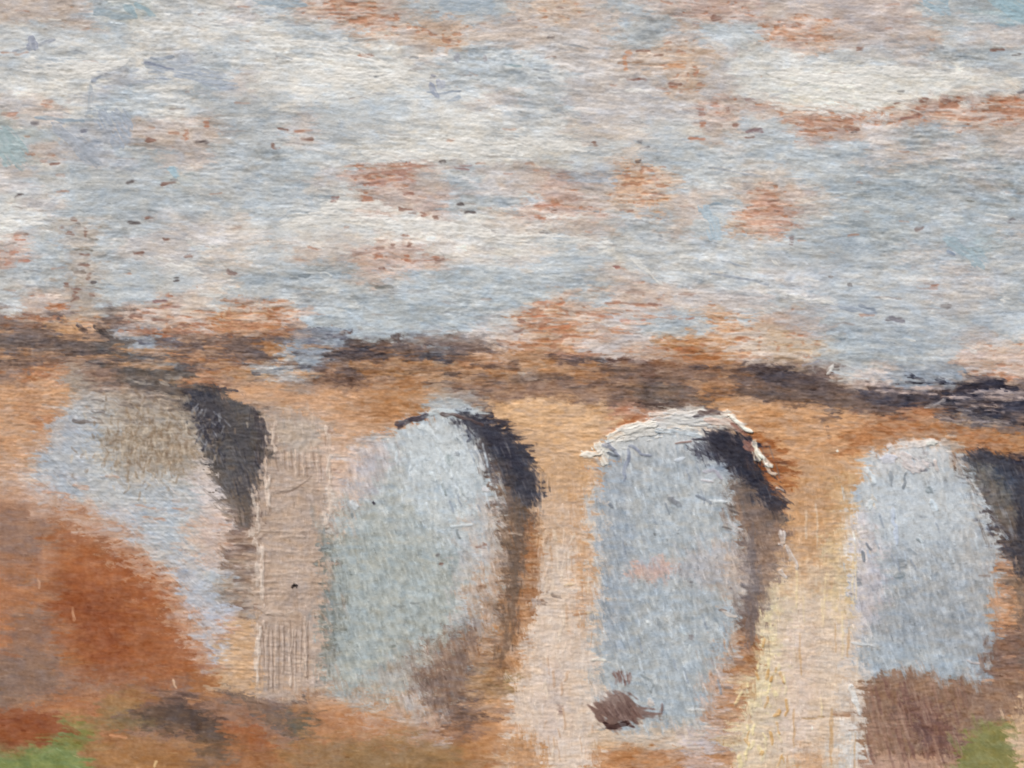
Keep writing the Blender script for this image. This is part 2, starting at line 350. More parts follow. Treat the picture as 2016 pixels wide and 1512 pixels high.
region([(1240, 1112), (1270, 1102), (1322, 1100), (1325, 1135), (1280, 1142), (1242, 1140)], (205, 176, 166), 5, 10, 0, alpha=.9)
region([(1330, 1080), (1462, 1060), (1462, 1150), (1340, 1160)], (186, 178, 176), 8, 14, 80, alpha=.7)
region([(1420, 1050), (1462, 1050), (1464, 1200), (1425, 1200)], (200, 176, 158), 6, 12, 90, alpha=.6)
region([(1390, 1320), (1445, 1280), (1450, 1400), (1400, 1460), (1370, 1420)], (198, 172, 158), 8, 14, 70, alpha=.7)
region([(1168, 1430), (1220, 1440), (1300, 1420), (1400, 1440), (1410, 1475), (1300, 1480), (1180, 1470)], (206, 186, 166), 8, 14, 20, alpha=.85)
region([(1168, 1472), (1300, 1480), (1440, 1470), (1440, 1530), (1168, 1530)], (190, 130, 84), 8, 14, 0, alpha=.9)
region([(1340, 1450), (1400, 1440), (1400, 1520), (1360, 1530)], (200, 186, 186), 7, 12, 70, alpha=.7)
region(ARCH[3], (190, 194, 197), 6, 17, 15, c2=(164, 168, 172), grad=((1800, 950), (1830, 1280)))
region([(1684, 1010), (1730, 1000), (1735, 1200), (1720, 1250), (1676, 1240)], (205, 196, 198), 7, 14, 84, alpha=.8)
region([(1880, 1000), (1950, 1010), (1960, 1200), (1900, 1220)], (184, 184, 184), 8, 14, 80, alpha=.7)
region([(1672, 1262), (1760, 1260), (1900, 1290), (1940, 1335), (1860, 1342), (1740, 1318), (1672, 1340)], (176, 184, 190), 5, 10, 40, alpha=.8)
# brick-coloured pier flank inside the fourth arch
region([(1960, 1080), (1992, 1080), (1998, 1330), (1960, 1320)], (200, 148, 112), 5, 10, 80, alpha=.9)
region([(1945, 1250), (2020, 1220), (2020, 1370), (1930, 1370)], (134, 106, 92), 7, 12, 60, alpha=.9)
region(FIELD, 'u', 4, 8, 75)
region([(1780, 1380), (1830, 1370), (1880, 1440), (1880, 1500), (1800, 1490)], (112, 80, 74), 6, 14, 75, alpha=.8, dry=.4)
region([(1705, 1490), (1760, 1480), (1880, 1495), (1880, 1530), (1705, 1530)], (196, 158, 136), 5, 12, 0, alpha=.8)
region(GRASS_R, 'v', 7, 12, 45)
region(GRASS_L, 'V', 9, 14, 20, alpha=.9)
region([(118, 1470), (140, 1415), (158, 1420), (150, 1480)], (140, 132, 80), 8, 10, 70, alpha=.7)
# hill and foreground
region([(-20, 1400), (60, 1396), (122, 1404), (124, 1462), (60, 1466), (-20, 1462)], 'R', 6, 8, 0)
region([(-30, 1290), (110, 1280), (130, 1350), (60, 1390), (-30, 1390)], (136, 112, 98), 12, 18, 0, alpha=.85)
region([(-20, 1000), (85, 1000), (95, 1100), (60, 1140), (-20, 1120)], (152, 122, 106), 12, 18, 0, alpha=.7)
region([(10, 1210), (110, 1200), (110, 1280), (20, 1290)], (146, 116, 104), 12, 18, 0, alpha=.6)
region([(255, 1220), (330, 1210), (335, 1330), (260, 1330)], (146, 110, 86), 12, 18, 0, alpha=.7)
region([(265, 1405), (320, 1385), (350, 1365), (405, 1400), (440, 1430), (450, 1480), (420, 1500), (395, 1450), (330, 1440), (280, 1435)], (92, 76, 68), 8, 14, 30, alpha=.95)
region([(435, 1350), (460, 1340), (500, 1370), (550, 1390), (620, 1395), (625, 1450), (560, 1440), (500, 1400), (450, 1375)], (120, 104, 94), 8, 14, 30, alpha=.85)
region([(590, 1390), (615, 1400), (628, 1450), (595, 1450), (575, 1420)], (104, 98, 84), 7, 10, 70, alpha=.8)
region([(200, 1410), (300, 1405), (310, 1430), (180, 1440)], (134, 120, 84), 8, 14, 0, alpha=.6)
region([(170, 1460), (330, 1470), (340, 1530), (180, 1530)], (178, 118, 66), 10, 16, 0, alpha=.7)
region([(460, 1210), (510, 1200), (510, 1370), (470, 1370), (440, 1320)], (210, 170, 132), 7, 14, 90, alpha=.85)
region([(640, 1395), (770, 1400), (780, 1450), (620, 1460)], (200, 138, 94), 8, 14, 0, alpha=.8)
region([(560, 1450), (900, 1450), (960, 1490), (900, 1530), (560, 1530)], (154, 124, 88), 12, 18, 0, alpha=.7)
region([(870, 1400), (920, 1400), (915, 1450), (875, 1450)], (120, 96, 84), 6, 12, 80, alpha=.8)
region([(925, 1440), (1000, 1425), (1010, 1480), (900, 1500)], (190, 130, 80), 8, 14, 0, alpha=.7)
region([(1012, 1445), (1060, 1450), (1070, 1530), (1000, 1530)], (196, 138, 88), 7, 14, 0, alpha=.8)
region([(130, 1080), (250, 1090), (330, 1180), (390, 1260), (400, 1330), (250, 1340), (130, 1300), (90, 1180)], (172, 94, 50), 24, 20, 0, alpha=.85)
region([(230, 1100), (300, 1130), (330, 1190), (250, 1190)], (172, 94, 50), 16, 20, 0, alpha=.75)
region([(-230, 960), (60, 985), (160, 1010), (260, 1090), (200, 1090), (80, 1010), (-230, 1000)], (160, 118, 94), 12, 18, 0, alpha=.6)
region([(130, 1162), (185, 1158), (250, 1175), (252, 1220), (235, 1300), (175, 1290), (165, 1225), (140, 1210)], (150, 80, 46), 12, 12, 0, alpha=.8)
region([(10, 1195), (100, 1190), (118, 1290), (120, 1390), (20, 1400)], (146, 118, 102), 12, 18, 0, alpha=.6)
# shadow undersides of the arches
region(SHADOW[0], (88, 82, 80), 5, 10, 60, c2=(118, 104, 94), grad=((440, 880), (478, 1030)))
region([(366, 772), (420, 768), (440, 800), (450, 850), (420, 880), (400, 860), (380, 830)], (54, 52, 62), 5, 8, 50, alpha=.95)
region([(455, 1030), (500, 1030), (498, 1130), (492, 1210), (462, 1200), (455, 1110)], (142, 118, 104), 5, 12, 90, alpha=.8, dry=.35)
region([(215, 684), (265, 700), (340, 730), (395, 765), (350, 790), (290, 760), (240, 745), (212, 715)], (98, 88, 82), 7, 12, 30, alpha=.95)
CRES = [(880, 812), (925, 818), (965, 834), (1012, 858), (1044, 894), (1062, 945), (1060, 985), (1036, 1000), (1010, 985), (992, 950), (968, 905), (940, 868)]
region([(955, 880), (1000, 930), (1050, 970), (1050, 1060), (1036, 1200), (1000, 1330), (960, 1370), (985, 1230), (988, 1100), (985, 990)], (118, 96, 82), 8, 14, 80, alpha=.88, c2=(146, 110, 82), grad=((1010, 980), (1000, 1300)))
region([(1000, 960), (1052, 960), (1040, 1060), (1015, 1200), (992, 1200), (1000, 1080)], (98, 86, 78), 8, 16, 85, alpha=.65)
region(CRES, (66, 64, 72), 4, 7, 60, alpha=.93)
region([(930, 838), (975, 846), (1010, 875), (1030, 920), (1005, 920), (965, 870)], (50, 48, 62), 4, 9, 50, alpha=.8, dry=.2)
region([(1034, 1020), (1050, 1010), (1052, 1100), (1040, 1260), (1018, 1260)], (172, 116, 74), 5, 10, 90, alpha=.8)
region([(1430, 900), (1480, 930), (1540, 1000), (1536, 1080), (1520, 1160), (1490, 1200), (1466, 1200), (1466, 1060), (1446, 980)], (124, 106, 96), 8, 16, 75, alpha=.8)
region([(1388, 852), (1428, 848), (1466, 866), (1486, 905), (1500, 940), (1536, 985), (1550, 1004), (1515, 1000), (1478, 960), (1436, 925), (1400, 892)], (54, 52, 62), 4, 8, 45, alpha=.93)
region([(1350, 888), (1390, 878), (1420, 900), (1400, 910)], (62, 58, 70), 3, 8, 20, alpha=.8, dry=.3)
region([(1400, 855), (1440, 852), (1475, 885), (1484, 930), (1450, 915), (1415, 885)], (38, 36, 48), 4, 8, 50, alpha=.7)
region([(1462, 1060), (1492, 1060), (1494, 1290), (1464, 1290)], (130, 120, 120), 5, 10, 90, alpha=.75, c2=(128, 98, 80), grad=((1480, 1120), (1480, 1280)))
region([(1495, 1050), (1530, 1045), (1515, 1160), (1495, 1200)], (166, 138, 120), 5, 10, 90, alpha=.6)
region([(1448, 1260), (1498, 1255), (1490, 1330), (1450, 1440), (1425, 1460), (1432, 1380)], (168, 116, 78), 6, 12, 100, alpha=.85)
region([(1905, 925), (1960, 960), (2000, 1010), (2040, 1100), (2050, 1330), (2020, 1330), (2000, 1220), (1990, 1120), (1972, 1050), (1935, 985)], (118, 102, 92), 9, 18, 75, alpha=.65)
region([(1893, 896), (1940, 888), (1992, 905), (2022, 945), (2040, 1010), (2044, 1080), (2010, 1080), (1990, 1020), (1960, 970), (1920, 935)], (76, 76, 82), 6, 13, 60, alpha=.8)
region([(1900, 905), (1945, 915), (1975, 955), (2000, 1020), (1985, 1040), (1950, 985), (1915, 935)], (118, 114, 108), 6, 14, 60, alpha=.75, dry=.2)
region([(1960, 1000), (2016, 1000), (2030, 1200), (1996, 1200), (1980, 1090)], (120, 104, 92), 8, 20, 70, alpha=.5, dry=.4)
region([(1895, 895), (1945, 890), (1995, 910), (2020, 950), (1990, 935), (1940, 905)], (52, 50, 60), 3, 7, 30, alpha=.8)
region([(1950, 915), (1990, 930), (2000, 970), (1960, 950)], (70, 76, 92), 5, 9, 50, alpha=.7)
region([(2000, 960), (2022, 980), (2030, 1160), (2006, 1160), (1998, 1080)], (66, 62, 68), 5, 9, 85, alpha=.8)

# transitional scumbles where one passage is dragged over the next
region([(60, 960), (140, 975), (230, 1030), (300, 1090), (350, 1160), (400, 1240), (430, 1310), (395, 1300), (350, 1230), (290, 1150), (210, 1080), (120, 1020), (40, 1000)], (204, 172, 152), 12, 26, 0, alpha=.75, dry=.36)
region([(-20, 760), (110, 770), (90, 860), (70, 950), (-20, 960)], (198, 150, 114), 14, 26, 0, alpha=.6, dry=.4)
region([(200, 770), (400, 790), (410, 900), (370, 950), (230, 945), (190, 860)], (178, 164, 148), 14, 30, 0, alpha=.7, dry=.38)
region([(230, 830), (380, 850), (375, 925), (240, 930)], (142, 120, 98), 16, 40, 0, alpha=.5, dry=.52)
region([(640, 880), (720, 870), (700, 1010), (660, 1060)], (210, 180, 160), 12, 26, 0, alpha=.6, dry=.45)
region([(940, 1000), (1000, 1000), (990, 1270), (930, 1290)], (204, 184, 170), 12, 30, 0, alpha=.7, dry=.42)
region([(930, 1120), (1000, 1110), (985, 1300), (930, 1300)], (170, 128, 96), 12, 30, 0, alpha=.6, dry=.5)
region([(1150, 960), (1185, 950), (1185, 1420), (1150, 1440)], (220, 204, 190), 7, 18, 90, alpha=.7, dry=.35)
region([(1130, 980), (1160, 980), (1160, 1250), (1130, 1260)], (196, 142, 98), 8, 20, 0, alpha=.6, dry=.48)
region([(1420, 1230), (1470, 1220), (1450, 1440), (1390, 1450)], (196, 152, 122), 10, 26, 0, alpha=.6, dry=.45)
region([(1672, 1000), (1696, 990), (1700, 1330), (1672, 1330)], (222, 212, 204), 6, 14, 90, alpha=.7, dry=.35)
region([(560, 1360), (900, 1390), (950, 1470), (600, 1460)], (186, 130, 90), 14, 34, 0, alpha=.5, dry=.45)
region([(640, 1380), (860, 1390), (850, 1440), (700, 1430)], (196, 176, 164), 14, 34, 0, alpha=.5, dry=.5)
region([(0, 1440), (420, 1450), (700, 1480), (1000, 1500), (1000, 1740), (-230, 1740), (-230, 1470)], (150, 118, 82), 18, 30, 0, alpha=.4)
region(GRASS_L, (126, 140, 86), 6, 10, 20, alpha=.85)
region([(112, 1480), (124, 1430), (140, 1408), (160, 1410), (162, 1440), (150, 1485)], (136, 132, 82), 7, 10, 70, alpha=.75)
region([(-20, 1396), (118, 1396), (126, 1462), (-20, 1462)], (152, 84, 50), 6, 10, 0, alpha=.7)
region([(1520, 1170), (1700, 1200), (1690, 1500), (1500, 1500), (1530, 1330)], (222, 200, 182), 10, 20, 90, alpha=.55)
region([(1500, 1210), (1540, 1180), (1530, 1300), (1480, 1420), (1450, 1500), (1432, 1500), (1460, 1400)], (230, 214, 174), 5, 14, 95, alpha=.6, dry=.4)
# everything laid so far is broken up the way a stiff brush breaks an edge
keep = 1 - .6 * np.clip(sum(mask(p, 14) for p in SHADOW), 0, 1)
dx = (vn(24, 5, 90, 1) - .5) * 46 + (vn(9, 4, 91) - .5) * 24; dy = (vn(14, 10, 92) - .5) * 18 + (vn(5, 5, 93) - .5) * 7
ixw = np.clip(np.searchsorted(xs, (X + dx * keep).ravel()), 0, NX - 1).reshape(X.shape); iyw = np.clip(np.searchsorted(ys, (Y + dy * keep).ravel()), 0, NY - 1).reshape(X.shape)
C = C[iyw, ixw]
# ------------------------------------------------------------------ the coping: dark, dragged, nearly level strokes
def drag(x0, y0, x1, y1, w, c, a=.9, dry=.38, h=.5): line([(x0, y0), ((x0 + x1) / 2, (y0 + y1) / 2 + rng.normal(0, 1.5)), (x1, y1)], w, c, a * .9, .7, h, dry + (.06 if w > 18 else 0))
region([(-240, 662), (0, 664), (150, 668), (215, 690), (150, 706), (0, 700), (-240, 700)], (112, 98, 92), 8, 12, alpha=.85)
drag(0, 640, 90, 636, 16, (126, 84, 58)); drag(10, 628, 80, 622, 9, (150, 90, 52)); drag(95, 603, 135, 606, 12, (168, 96, 50), .95, .2)
drag(100, 640, 160, 652, 30, (200, 150, 104), .8, .3); drag(155, 640, 170, 660, 10, 'k', .9, .2); drag(190, 640, 215, 668, 12, (70, 62, 60), .9, .3)
drag(250, 650, 420, 660, 14, (170, 108, 76)); drag(330, 650, 400, 655, 8, (130, 80, 54)); drag(420, 632, 455, 660, 24, (190, 116, 66), .9, .3)
drag(455, 640, 560, 655, 26, (198, 136, 92), .85); drag(275, 672, 360, 676, 12, (84, 80, 92)); drag(280, 690, 350, 690, 12, (140, 146, 156), .8)
drag(360, 672, 520, 676, 22, (112, 92, 84)); drag(400, 690, 520, 700, 22, (96, 84, 84)); drag(330, 700, 400, 712, 18, (196, 134, 90), .9, .3)
drag(420, 720, 480, 735, 30, (184, 124, 72), .9, .25); drag(455, 735, 540, 740, 14, (210, 162, 116), .8); drag(520, 660, 560, 680, 30, (160, 104, 58), .8)
drag(560, 650, 680, 675, 34, (112, 108, 116), .85); drag(580, 690, 660, 690, 20, (152, 152, 156), .7, .45)
drag(620, 648, 660, 660, 14, (92, 92, 106)); line([(650, 698), (680, 690), (700, 684), (760, 686)], 9, (48, 50, 60), .95, .3, .8)
drag(670, 690, 770, 690, 14, (74, 66, 72), .95, .3); drag(680, 705, 760, 705, 26, (96, 80, 78), .95, .3)
line([(540, 724), (600, 712), (660, 700)], 16, (176, 178, 180), .75, .8, .7, .38); line([(500, 734), (535, 730), (566, 722)], 8, (88, 94, 106), .95, .3, .6)
drag(510, 738, 600, 732, 16, (168, 168, 170), .7, .45); drag(640, 735, 700, 740, 36, (92, 72, 66), .9, .3)
drag(760, 690, 900, 700, 26, (84, 74, 76), .95, .3); drag(835, 700, 875, 706, 12, (50, 50, 60), .9, .2); drag(845, 690, 880, 690, 16, (150, 158, 166), .8)
drag(700, 720, 900, 728, 26, (160, 112, 70), .85, .35); drag(770, 730, 900, 736, 20, (104, 84, 72), .8, .42); drag(880, 694, 925, 700, 12, (104, 92, 90), .9)
drag(740, 725, 800, 735, 16, (190, 132, 78), .8, .3); drag(900, 712, 1060, 722, 22, (188, 128, 84), .8, .35); drag(900, 740, 1020, 748, 18, (128, 104, 88), .8, .4)
drag(1000, 700, 1100, 704, 16, (160, 108, 66), .9, .3); drag(1080, 703, 1160, 710, 14, (74, 60, 62), .95, .25); drag(1160, 702, 1190, 712, 14, (60, 56, 62), .9, .2)
drag(1195, 706, 1290, 718, 10, (88, 60, 50), .95, .2); drag(1280, 716, 1400, 728, 14, (128, 84, 56), .9, .3); drag(1355, 725, 1400, 727, 8, 'k', .9, .2)
drag(1400, 724, 1490, 732, 9, (70, 60, 64), .95, .2); drag(1290, 700, 1420, 708, 14, (186, 118, 72), .85, .35); drag(1040, 720, 1200, 735, 24, (176, 126, 84), .7, .35)
drag(1150, 730, 1500, 752, 34, (132, 102, 84), .85, .38); drag(1170, 750, 1300, 762, 24, (142, 112, 96), .8, .4); drag(1000, 750, 1250, 768, 24, (140, 110, 92), .8, .4)
drag(1230, 768, 1370, 774, 30, (104, 90, 84), .85, .35); drag(1250, 795, 1345, 796, 13, (84, 66, 60), .95, .2); drag(1380, 770, 1440, 785, 34, (190, 124, 70), .9, .25)
drag(1410, 768, 1540, 776, 24, (112, 92, 82), .9, .35); drag(1440, 745, 1560, 758, 20, (98, 84, 82), .9, .35); drag(1490, 728, 1560, 752, 34, (92, 78, 76), .95, .3)
drag(1505, 735, 1600, 755, 26, (76, 68, 74), .95, .3); drag(1560, 752, 1650, 765, 12, (86, 66, 58), .9, .25); drag(1640, 745, 1700, 758, 22, (206, 186, 172), .7, .35)
drag(1500, 775, 1680, 792, 34, (104, 88, 82), .9, .35); drag(1620, 800, 1780, 812, 24, (110, 94, 88), .9, .35); drag(1690, 775, 1850, 795, 22, (78, 72, 80), .95, .25)
drag(1780, 790, 2000, 815, 26, (62, 58, 68), .95, .25); drag(1850, 812, 2020, 838, 26, (88, 82, 88), .9, .32); drag(1830, 800, 1860, 812, 10, (190, 180, 176), .8, .3)
for (a, b, c_, d_, w_) in [(1850, 790, 1960, 800, 7), (1890, 803, 2016, 815, 6), (1905, 815, 2010, 828, 7), (1930, 828, 1990, 832, 5), (1945, 765, 1985, 780, 7), (1780, 735, 1815, 750, 10), (1840, 748, 1860, 752, 8), (1900, 742, 1990, 748, 7), (1780, 752, 1990, 760, 4), (1990, 830, 2100, 850, 12), (1990, 790, 2150, 800, 10)]:
    drag(a, b, c_, d_, w_, (46, 44, 54), .95, .2)
for (a, b, c_, d_, w_) in [(1850, 782, 1990, 786, 6), (1880, 795, 1980, 801, 4), (1950, 796, 1978, 798, 6), (1830, 822, 1990, 834, 4), (1690, 758, 1850, 768, 7), (1720, 768, 1840, 776, 5), (1900, 770, 2016, 776, 8), (1935, 808, 1975, 812, 4), (2000, 780, 2200, 800, 8)]:
    drag(a, b, c_, d_, w_, (218, 196, 186), .9, .25, .9)
drag(1900, 725, 2030, 735, 14, (222, 208, 202), .8, .3); drag(1880, 700, 2030, 708, 16, (226, 208, 202), .8, .3); drag(1960, 738, 2030, 742, 9, (196, 136, 104), .85, .2)
drag(1850, 820, 1880, 850, 20, (160, 140, 130), .7, .35); drag(1870, 838, 2030, 850, 12, (120, 104, 98), .85, .35)
drag(1625, 840, 1632, 862, 9, (84, 78, 82), .85, .2); drag(1615, 828, 1655, 822, 9, (96, 84, 82), .85, .25)
line([(1835, 812), (1842, 795), (1860, 786)], 6, (190, 184, 184), .9, .3, .8)

for i in range(120):
    x0 = rng.uniform(-40, 1500); yc = np.interp(x0, [0, 300, 600, 1000, 1500], [690, 700, 705, 735, 762]); y0 = yc + rng.normal(0, 20)
    drag(x0, y0, x0 + rng.uniform(30, 110), y0 + rng.uniform(-1, 5), rng.uniform(4, 9), [(196, 138, 92), (86, 72, 68), (210, 158, 114), (140, 108, 88), (72, 62, 64)][i % 5], .7, .36)
for i in range(40):
    x0 = rng.uniform(1000, 1300); y0 = rng.uniform(600, 700); drag(x0, y0, x0 + rng.uniform(20, 70), y0 + 2, rng.uniform(3, 6), (190, 126, 90), .7, .3)
for i in range(60):
    x0 = rng.uniform(240, 560); y0 = rng.uniform(590, 660); drag(x0, y0, x0 + rng.uniform(20, 60), y0 + 1, rng.uniform(3, 6), [(182, 122, 88), (214, 196, 184)][i % 2], .7, .3)
# ------------------------------------------------------------------ directions
for a in ARCH[1:]: setang(a, 76)
setang(ARCH[0], 40)
for a in SHADOW: setang(a, 72)
for a in PIER: setang(a, 88)
setang(FIELD, 72); setang(GRASS_R, 40); setang(GRASS_L, 30)
setang([(205, 840), (380, 860), (380, 940), (210, 930)], 88)

# zones that change how the brush behaves
Msky = ss(10, -20, Y - np.interp(xs, [-240, 0, 600, 1000, 1500, 2016, 2260], [650, 640, 660, 690, 720, 770, 800])[None, :])
Msoft = mask(HILL, 30) + mask(GRASS_R, 8)                 # thin, rubbed-in paint: little relief

# ------------------------------------------------------------------ the brushwork: many small dabs that carry the colour beneath them
NS = 48; SU, SV = 48, 16
bank = []
for i in range(NS):
    r = np.random.default_rng(900 + i)
    u = np.linspace(-1, 1, SU)[:, None]; v = np.linspace(-1, 1, SV)[None, :]
    hairs = np.repeat(r.random((1, SV)), SU, 0)
    hairs = (hairs + np.roll(hairs, 1, 1)) * .5
    along = np.interp(np.linspace(0, 8, SU), np.arange(9), r.random(9))[:, None]
    edge = r.uniform(.5, 1, SV)[None, :]
    edge = (edge + np.roll(edge, 1, 1)) * .5
    m = (1 - ss(edge - .25, edge, np.abs(u))) * (1 - ss(.6, 1.0, np.abs(v) + (along - .5) * .3))
    m = m * (.55 + .6 * hairs) * (.75 + .4 * along)
    ridge = ss(.35, .75, np.abs(v)) * .8 + hairs * .7
    bank.append((np.clip(m, 0, 1).astype(np.float32), (m * ridge).astype(np.float32)))

src = C.copy()
def dabs(n, L, Wd, jl, jh, hg, pick=0.0, where=None, alpha=(.5, 1.0), seed=0, angj=5, light=0.0):
    r = np.random.default_rng(seed)
    cx = r.uniform(-M + 5, 2016 + M - 5, n); cy = r.uniform(-M + 5, 1512 + M - 5, n)
    ii = np.clip(np.searchsorted(ys, cy), 0, NY - 1); jj = np.clip(np.searchsorted(xs, cx), 0, NX - 1)
    if where is not None:
        k = r.random(n) < where[ii, jj]; cx, cy, ii, jj = cx[k], cy[k], ii[k], jj[k]
    n = len(cx)
    ang = np.radians(ANG[ii, jj] + r.normal(0, angj, n))
    Ls = L * r.lognormal(0, .35, n); Ws = Wd * r.lognormal(0, .25, n)
    # colour picked up a little way off
    pi = np.clip(np.searchsorted(ys, cy + r.normal(0, pick * .5 + .1, n)), 0, NY - 1); pj = np.clip(np.searchsorted(xs, cx + r.normal(0, pick + .1, n)), 0, NX - 1)
    cc = src[pi, pj] + (r.normal(0, jl, n) + light)[:, None] + r.normal(0, .6, (n, 1)) * np.array([[jh, 0, -jh]])
    al = r.uniform(alpha[0], alpha[1], n); sid = r.integers(0, NS, n)
    hs = hg * r.uniform(.3, 1.0, n)
    flat = Msoft[ii, jj]
    for q in range(n):
        ca, sa = math.cos(ang[q]), math.sin(ang[q]); L2, W2 = Ls[q] * .5, Ws[q] * .5
        ex = abs(ca) * L2 + abs(sa) * W2; ey = abs(sa) * L2 + abs(ca) * W2
        j0, j1 = np.searchsorted(xs, (cx[q] - ex, cx[q] + ex)); i0, i1 = np.searchsorted(ys, (cy[q] - ey, cy[q] + ey))
        if j1 <= j0 or i1 <= i0: continue
        dx = (xs[j0:j1] - cx[q])[None, :]; dy = (ys[i0:i1] - cy[q])[:, None]
        u = (dx * ca + dy * sa) / L2; v = (-dx * sa + dy * ca) / W2
        ok = (np.abs(u) < 1) & (np.abs(v) < 1)
        iu = np.clip(((u + 1) * .5 * (SU - 1)).astype(np.int32), 0, SU - 1); iv = np.clip(((v + 1) * .5 * (SV - 1)).astype(np.int32), 0, SV - 1)
        mm, hh = bank[sid[q]]
        m = mm[iu, iv] * ok * al[q]; h = hh[iu, iv] * ok
        blk = C[i0:i1, j0:j1]; blk += (cc[q] - blk) * m[..., None]
        hb = H[i0:i1, j0:j1]; hb += ((H0[i0:i1, j0:j1] + h * hs[q] * (1 - .6 * min(flat[q], 1))) - hb) * np.minimum(m * 1.2, 1)

H0 = H.copy()
steep = ss(30, 60, ANG)
inarch = np.clip(sum(mask(a, 6) for a in ARCH[1:]), 0, 1)
dabs(5200, 62, 13, 5, 2.0, .8, 10, None, (.4, .9), 1)
dabs(16000, 34, 7, 7, 2.5, 1.0, 9, 1 - .4 * Msoft, (.4, 1), 2)
dabs(6000, 30, 7, 8, 2.0, 1.5, 8, inarch, (.5, 1), 3, 12)
src = C * .6 + src * .4
dabs(34000, 17, 4.2, 9, 2.5, 1.0, 5, 1 - .5 * np.clip(Msoft, 0, 1), (.35, .95), 4, 7)
dabs(16000, 24, 3.2, 9, 1.5, 1.2, 4, np.clip(Msky + .3, 0, 1), (.4, .9), 5, 5, 2)
dabs(14000, 14, 4.0, 11, 1.5, 1.7, 4, np.clip(inarch + .3 * steep, 0, 1), (.4, 1), 6, 16)

src = C.copy()
dabs(30000, 13, 3.1, 11, 1.5, .9, 2, np.clip(1 - .75 * np.clip(Msoft, 0, 1), 0, 1), (.5, 1), 7, 8)
dabs(9000, 24, 3.0, 14, 1.5, 1.1, 3, np.clip(Msky, 0, 1), (.4, .95), 8, 5)
dabs(7000, 15, 3.6, 14, 1, 1.9, 2, inarch, (.5, 1), 9, 14)
# the primed ground shows through in the valleys of its own grain
def wv(sx, sy, seed, ang=0): return vn(sx, sy, seed, ang, XW, YW)
grain = wv(24, 4.4, 30, 1) * .42 + wv(10, 3.8, 31, 2) * .33 + wv(7, 6, 32, 30) * .25
warp_t = wv(7.5, 40, 33) * .5 + wv(5.5, 12, 34) * .5
thin = wv(150, 70, 35) * .5 + wv(60, 28, 36) * .5
warmth = np.clip((src[..., 0] - src[..., 2] - 14) / 34, 0, 1)
openness = .17 + .27 * warmth + .16 * (thin - .5)
pale = ss(.47, .62, vn(42, 4.4, 52, 1) * .6 + vn(13, 3.8, 53) * .4) * warmth * Msky * .5
C += (col((210, 198, 188)) - C) * pale[..., None]; H += pale * .9
show = ss(0, .12, openness - (grain * .72 + warp_t * .28) + .03) * Msky
gc = col((184, 126, 96)); C[:] = C * (1 - (show * .5)[..., None]) + gc * (show * .5)[..., None]
H -= show * .6
low = (1 - Msky) * (1 - inarch)
lvl = vn(34, 3.8, 47, 1.5) * .5 + vn(12, 3.4, 48, 0) * .5
low2 = low * (1 - .6 * steep) * (1 - .72 * np.clip(Msoft, 0, 1))
C += ((lvl - .5) * 36 * low2)[..., None] * np.array([1.0, .9, .8], np.float32)
H += (lvl - .5) * 1.3 * low2
C += ((grain - .5) * 16 * low * (1 - .5 * np.clip(Msoft, 0, 1)) + (warp_t - .5) * 20 * low)[..., None] * np.array([1.0, .92, .84], np.float32) * .75
veil = ss(.46, .64, wv(30, 9, 45, 2) * .5 + wv(12, 5, 46) * .5) * ss(20, 90, src[..., 0] - src[..., 2]) * (1 - Msky) * .42 * (1 - .8 * np.clip(Msoft, 0, 1))
C += (col((186, 160, 140)) - C) * veil[..., None]
sat = ss(60, 120, C[..., 0] - C[..., 2])[..., None] * .16
C += (C.mean(2, keepdims=True) - C) * sat  # letting down the rawest reds
C -= 3.0
cool = ss(2, 14, C[..., 2] - C[..., 0])[..., None] * .06
C += (C.mean(2, keepdims=True) - C) * cool
amp = .35 + 1.3 * wv(120, 50, 60)
fleck = amp * (wv(6.5, 4.6, 41, 10) * .6 + wv(13, 6, 42, -6) * .4 - .5)
na = 1 - .85 * inarch
C += ((grain - .5) * 25 * amp * Msky + fleck * 19 * na * (1 - .4 * np.clip(Msoft, 0, 1)))[..., None]
C += ((wv(190, 60, 65, 4) - .5) * 18 * Msky + (wv(80, 18, 61, 3) - .5) * 22 * Msky + (wv(34, 10, 62, 4) - .5) * 22 * Msky + (wv(26, 16, 63) - .5) * 16 * (1 - Msky))[..., None]
C += ((wv(34, 5, 37, 3) - .5) * 24 * amp * Msky + (vn(4.2, 3.6, 38) - .5) * 9)[..., None]
hue = (wv(20, 8, 43, 4) - .5) * 9 + (wv(8, 6, 44) - .5) * 4
C += hue[..., None] * np.array([1.0, .1, -1.0], np.float32)
comb = (vn(5.2, 19, 39, -14) * .55 + vn(4.6, 11, 49, -22) * .45 - .5)
comb2 = np.abs(vn(8, 24, 57, -16) - .5) * 2 - .45
C += ((comb * 30 - comb2 * 14) * inarch)[..., None]
H += (comb * 3.2 - comb2 * 1.2) * inarch
H += ((grain - .5) * 1.6 + fleck * .9) * na + (warp_t - .5) * (.25 + .6 * low) + (vn(4, 3, 40) - .5) * .5

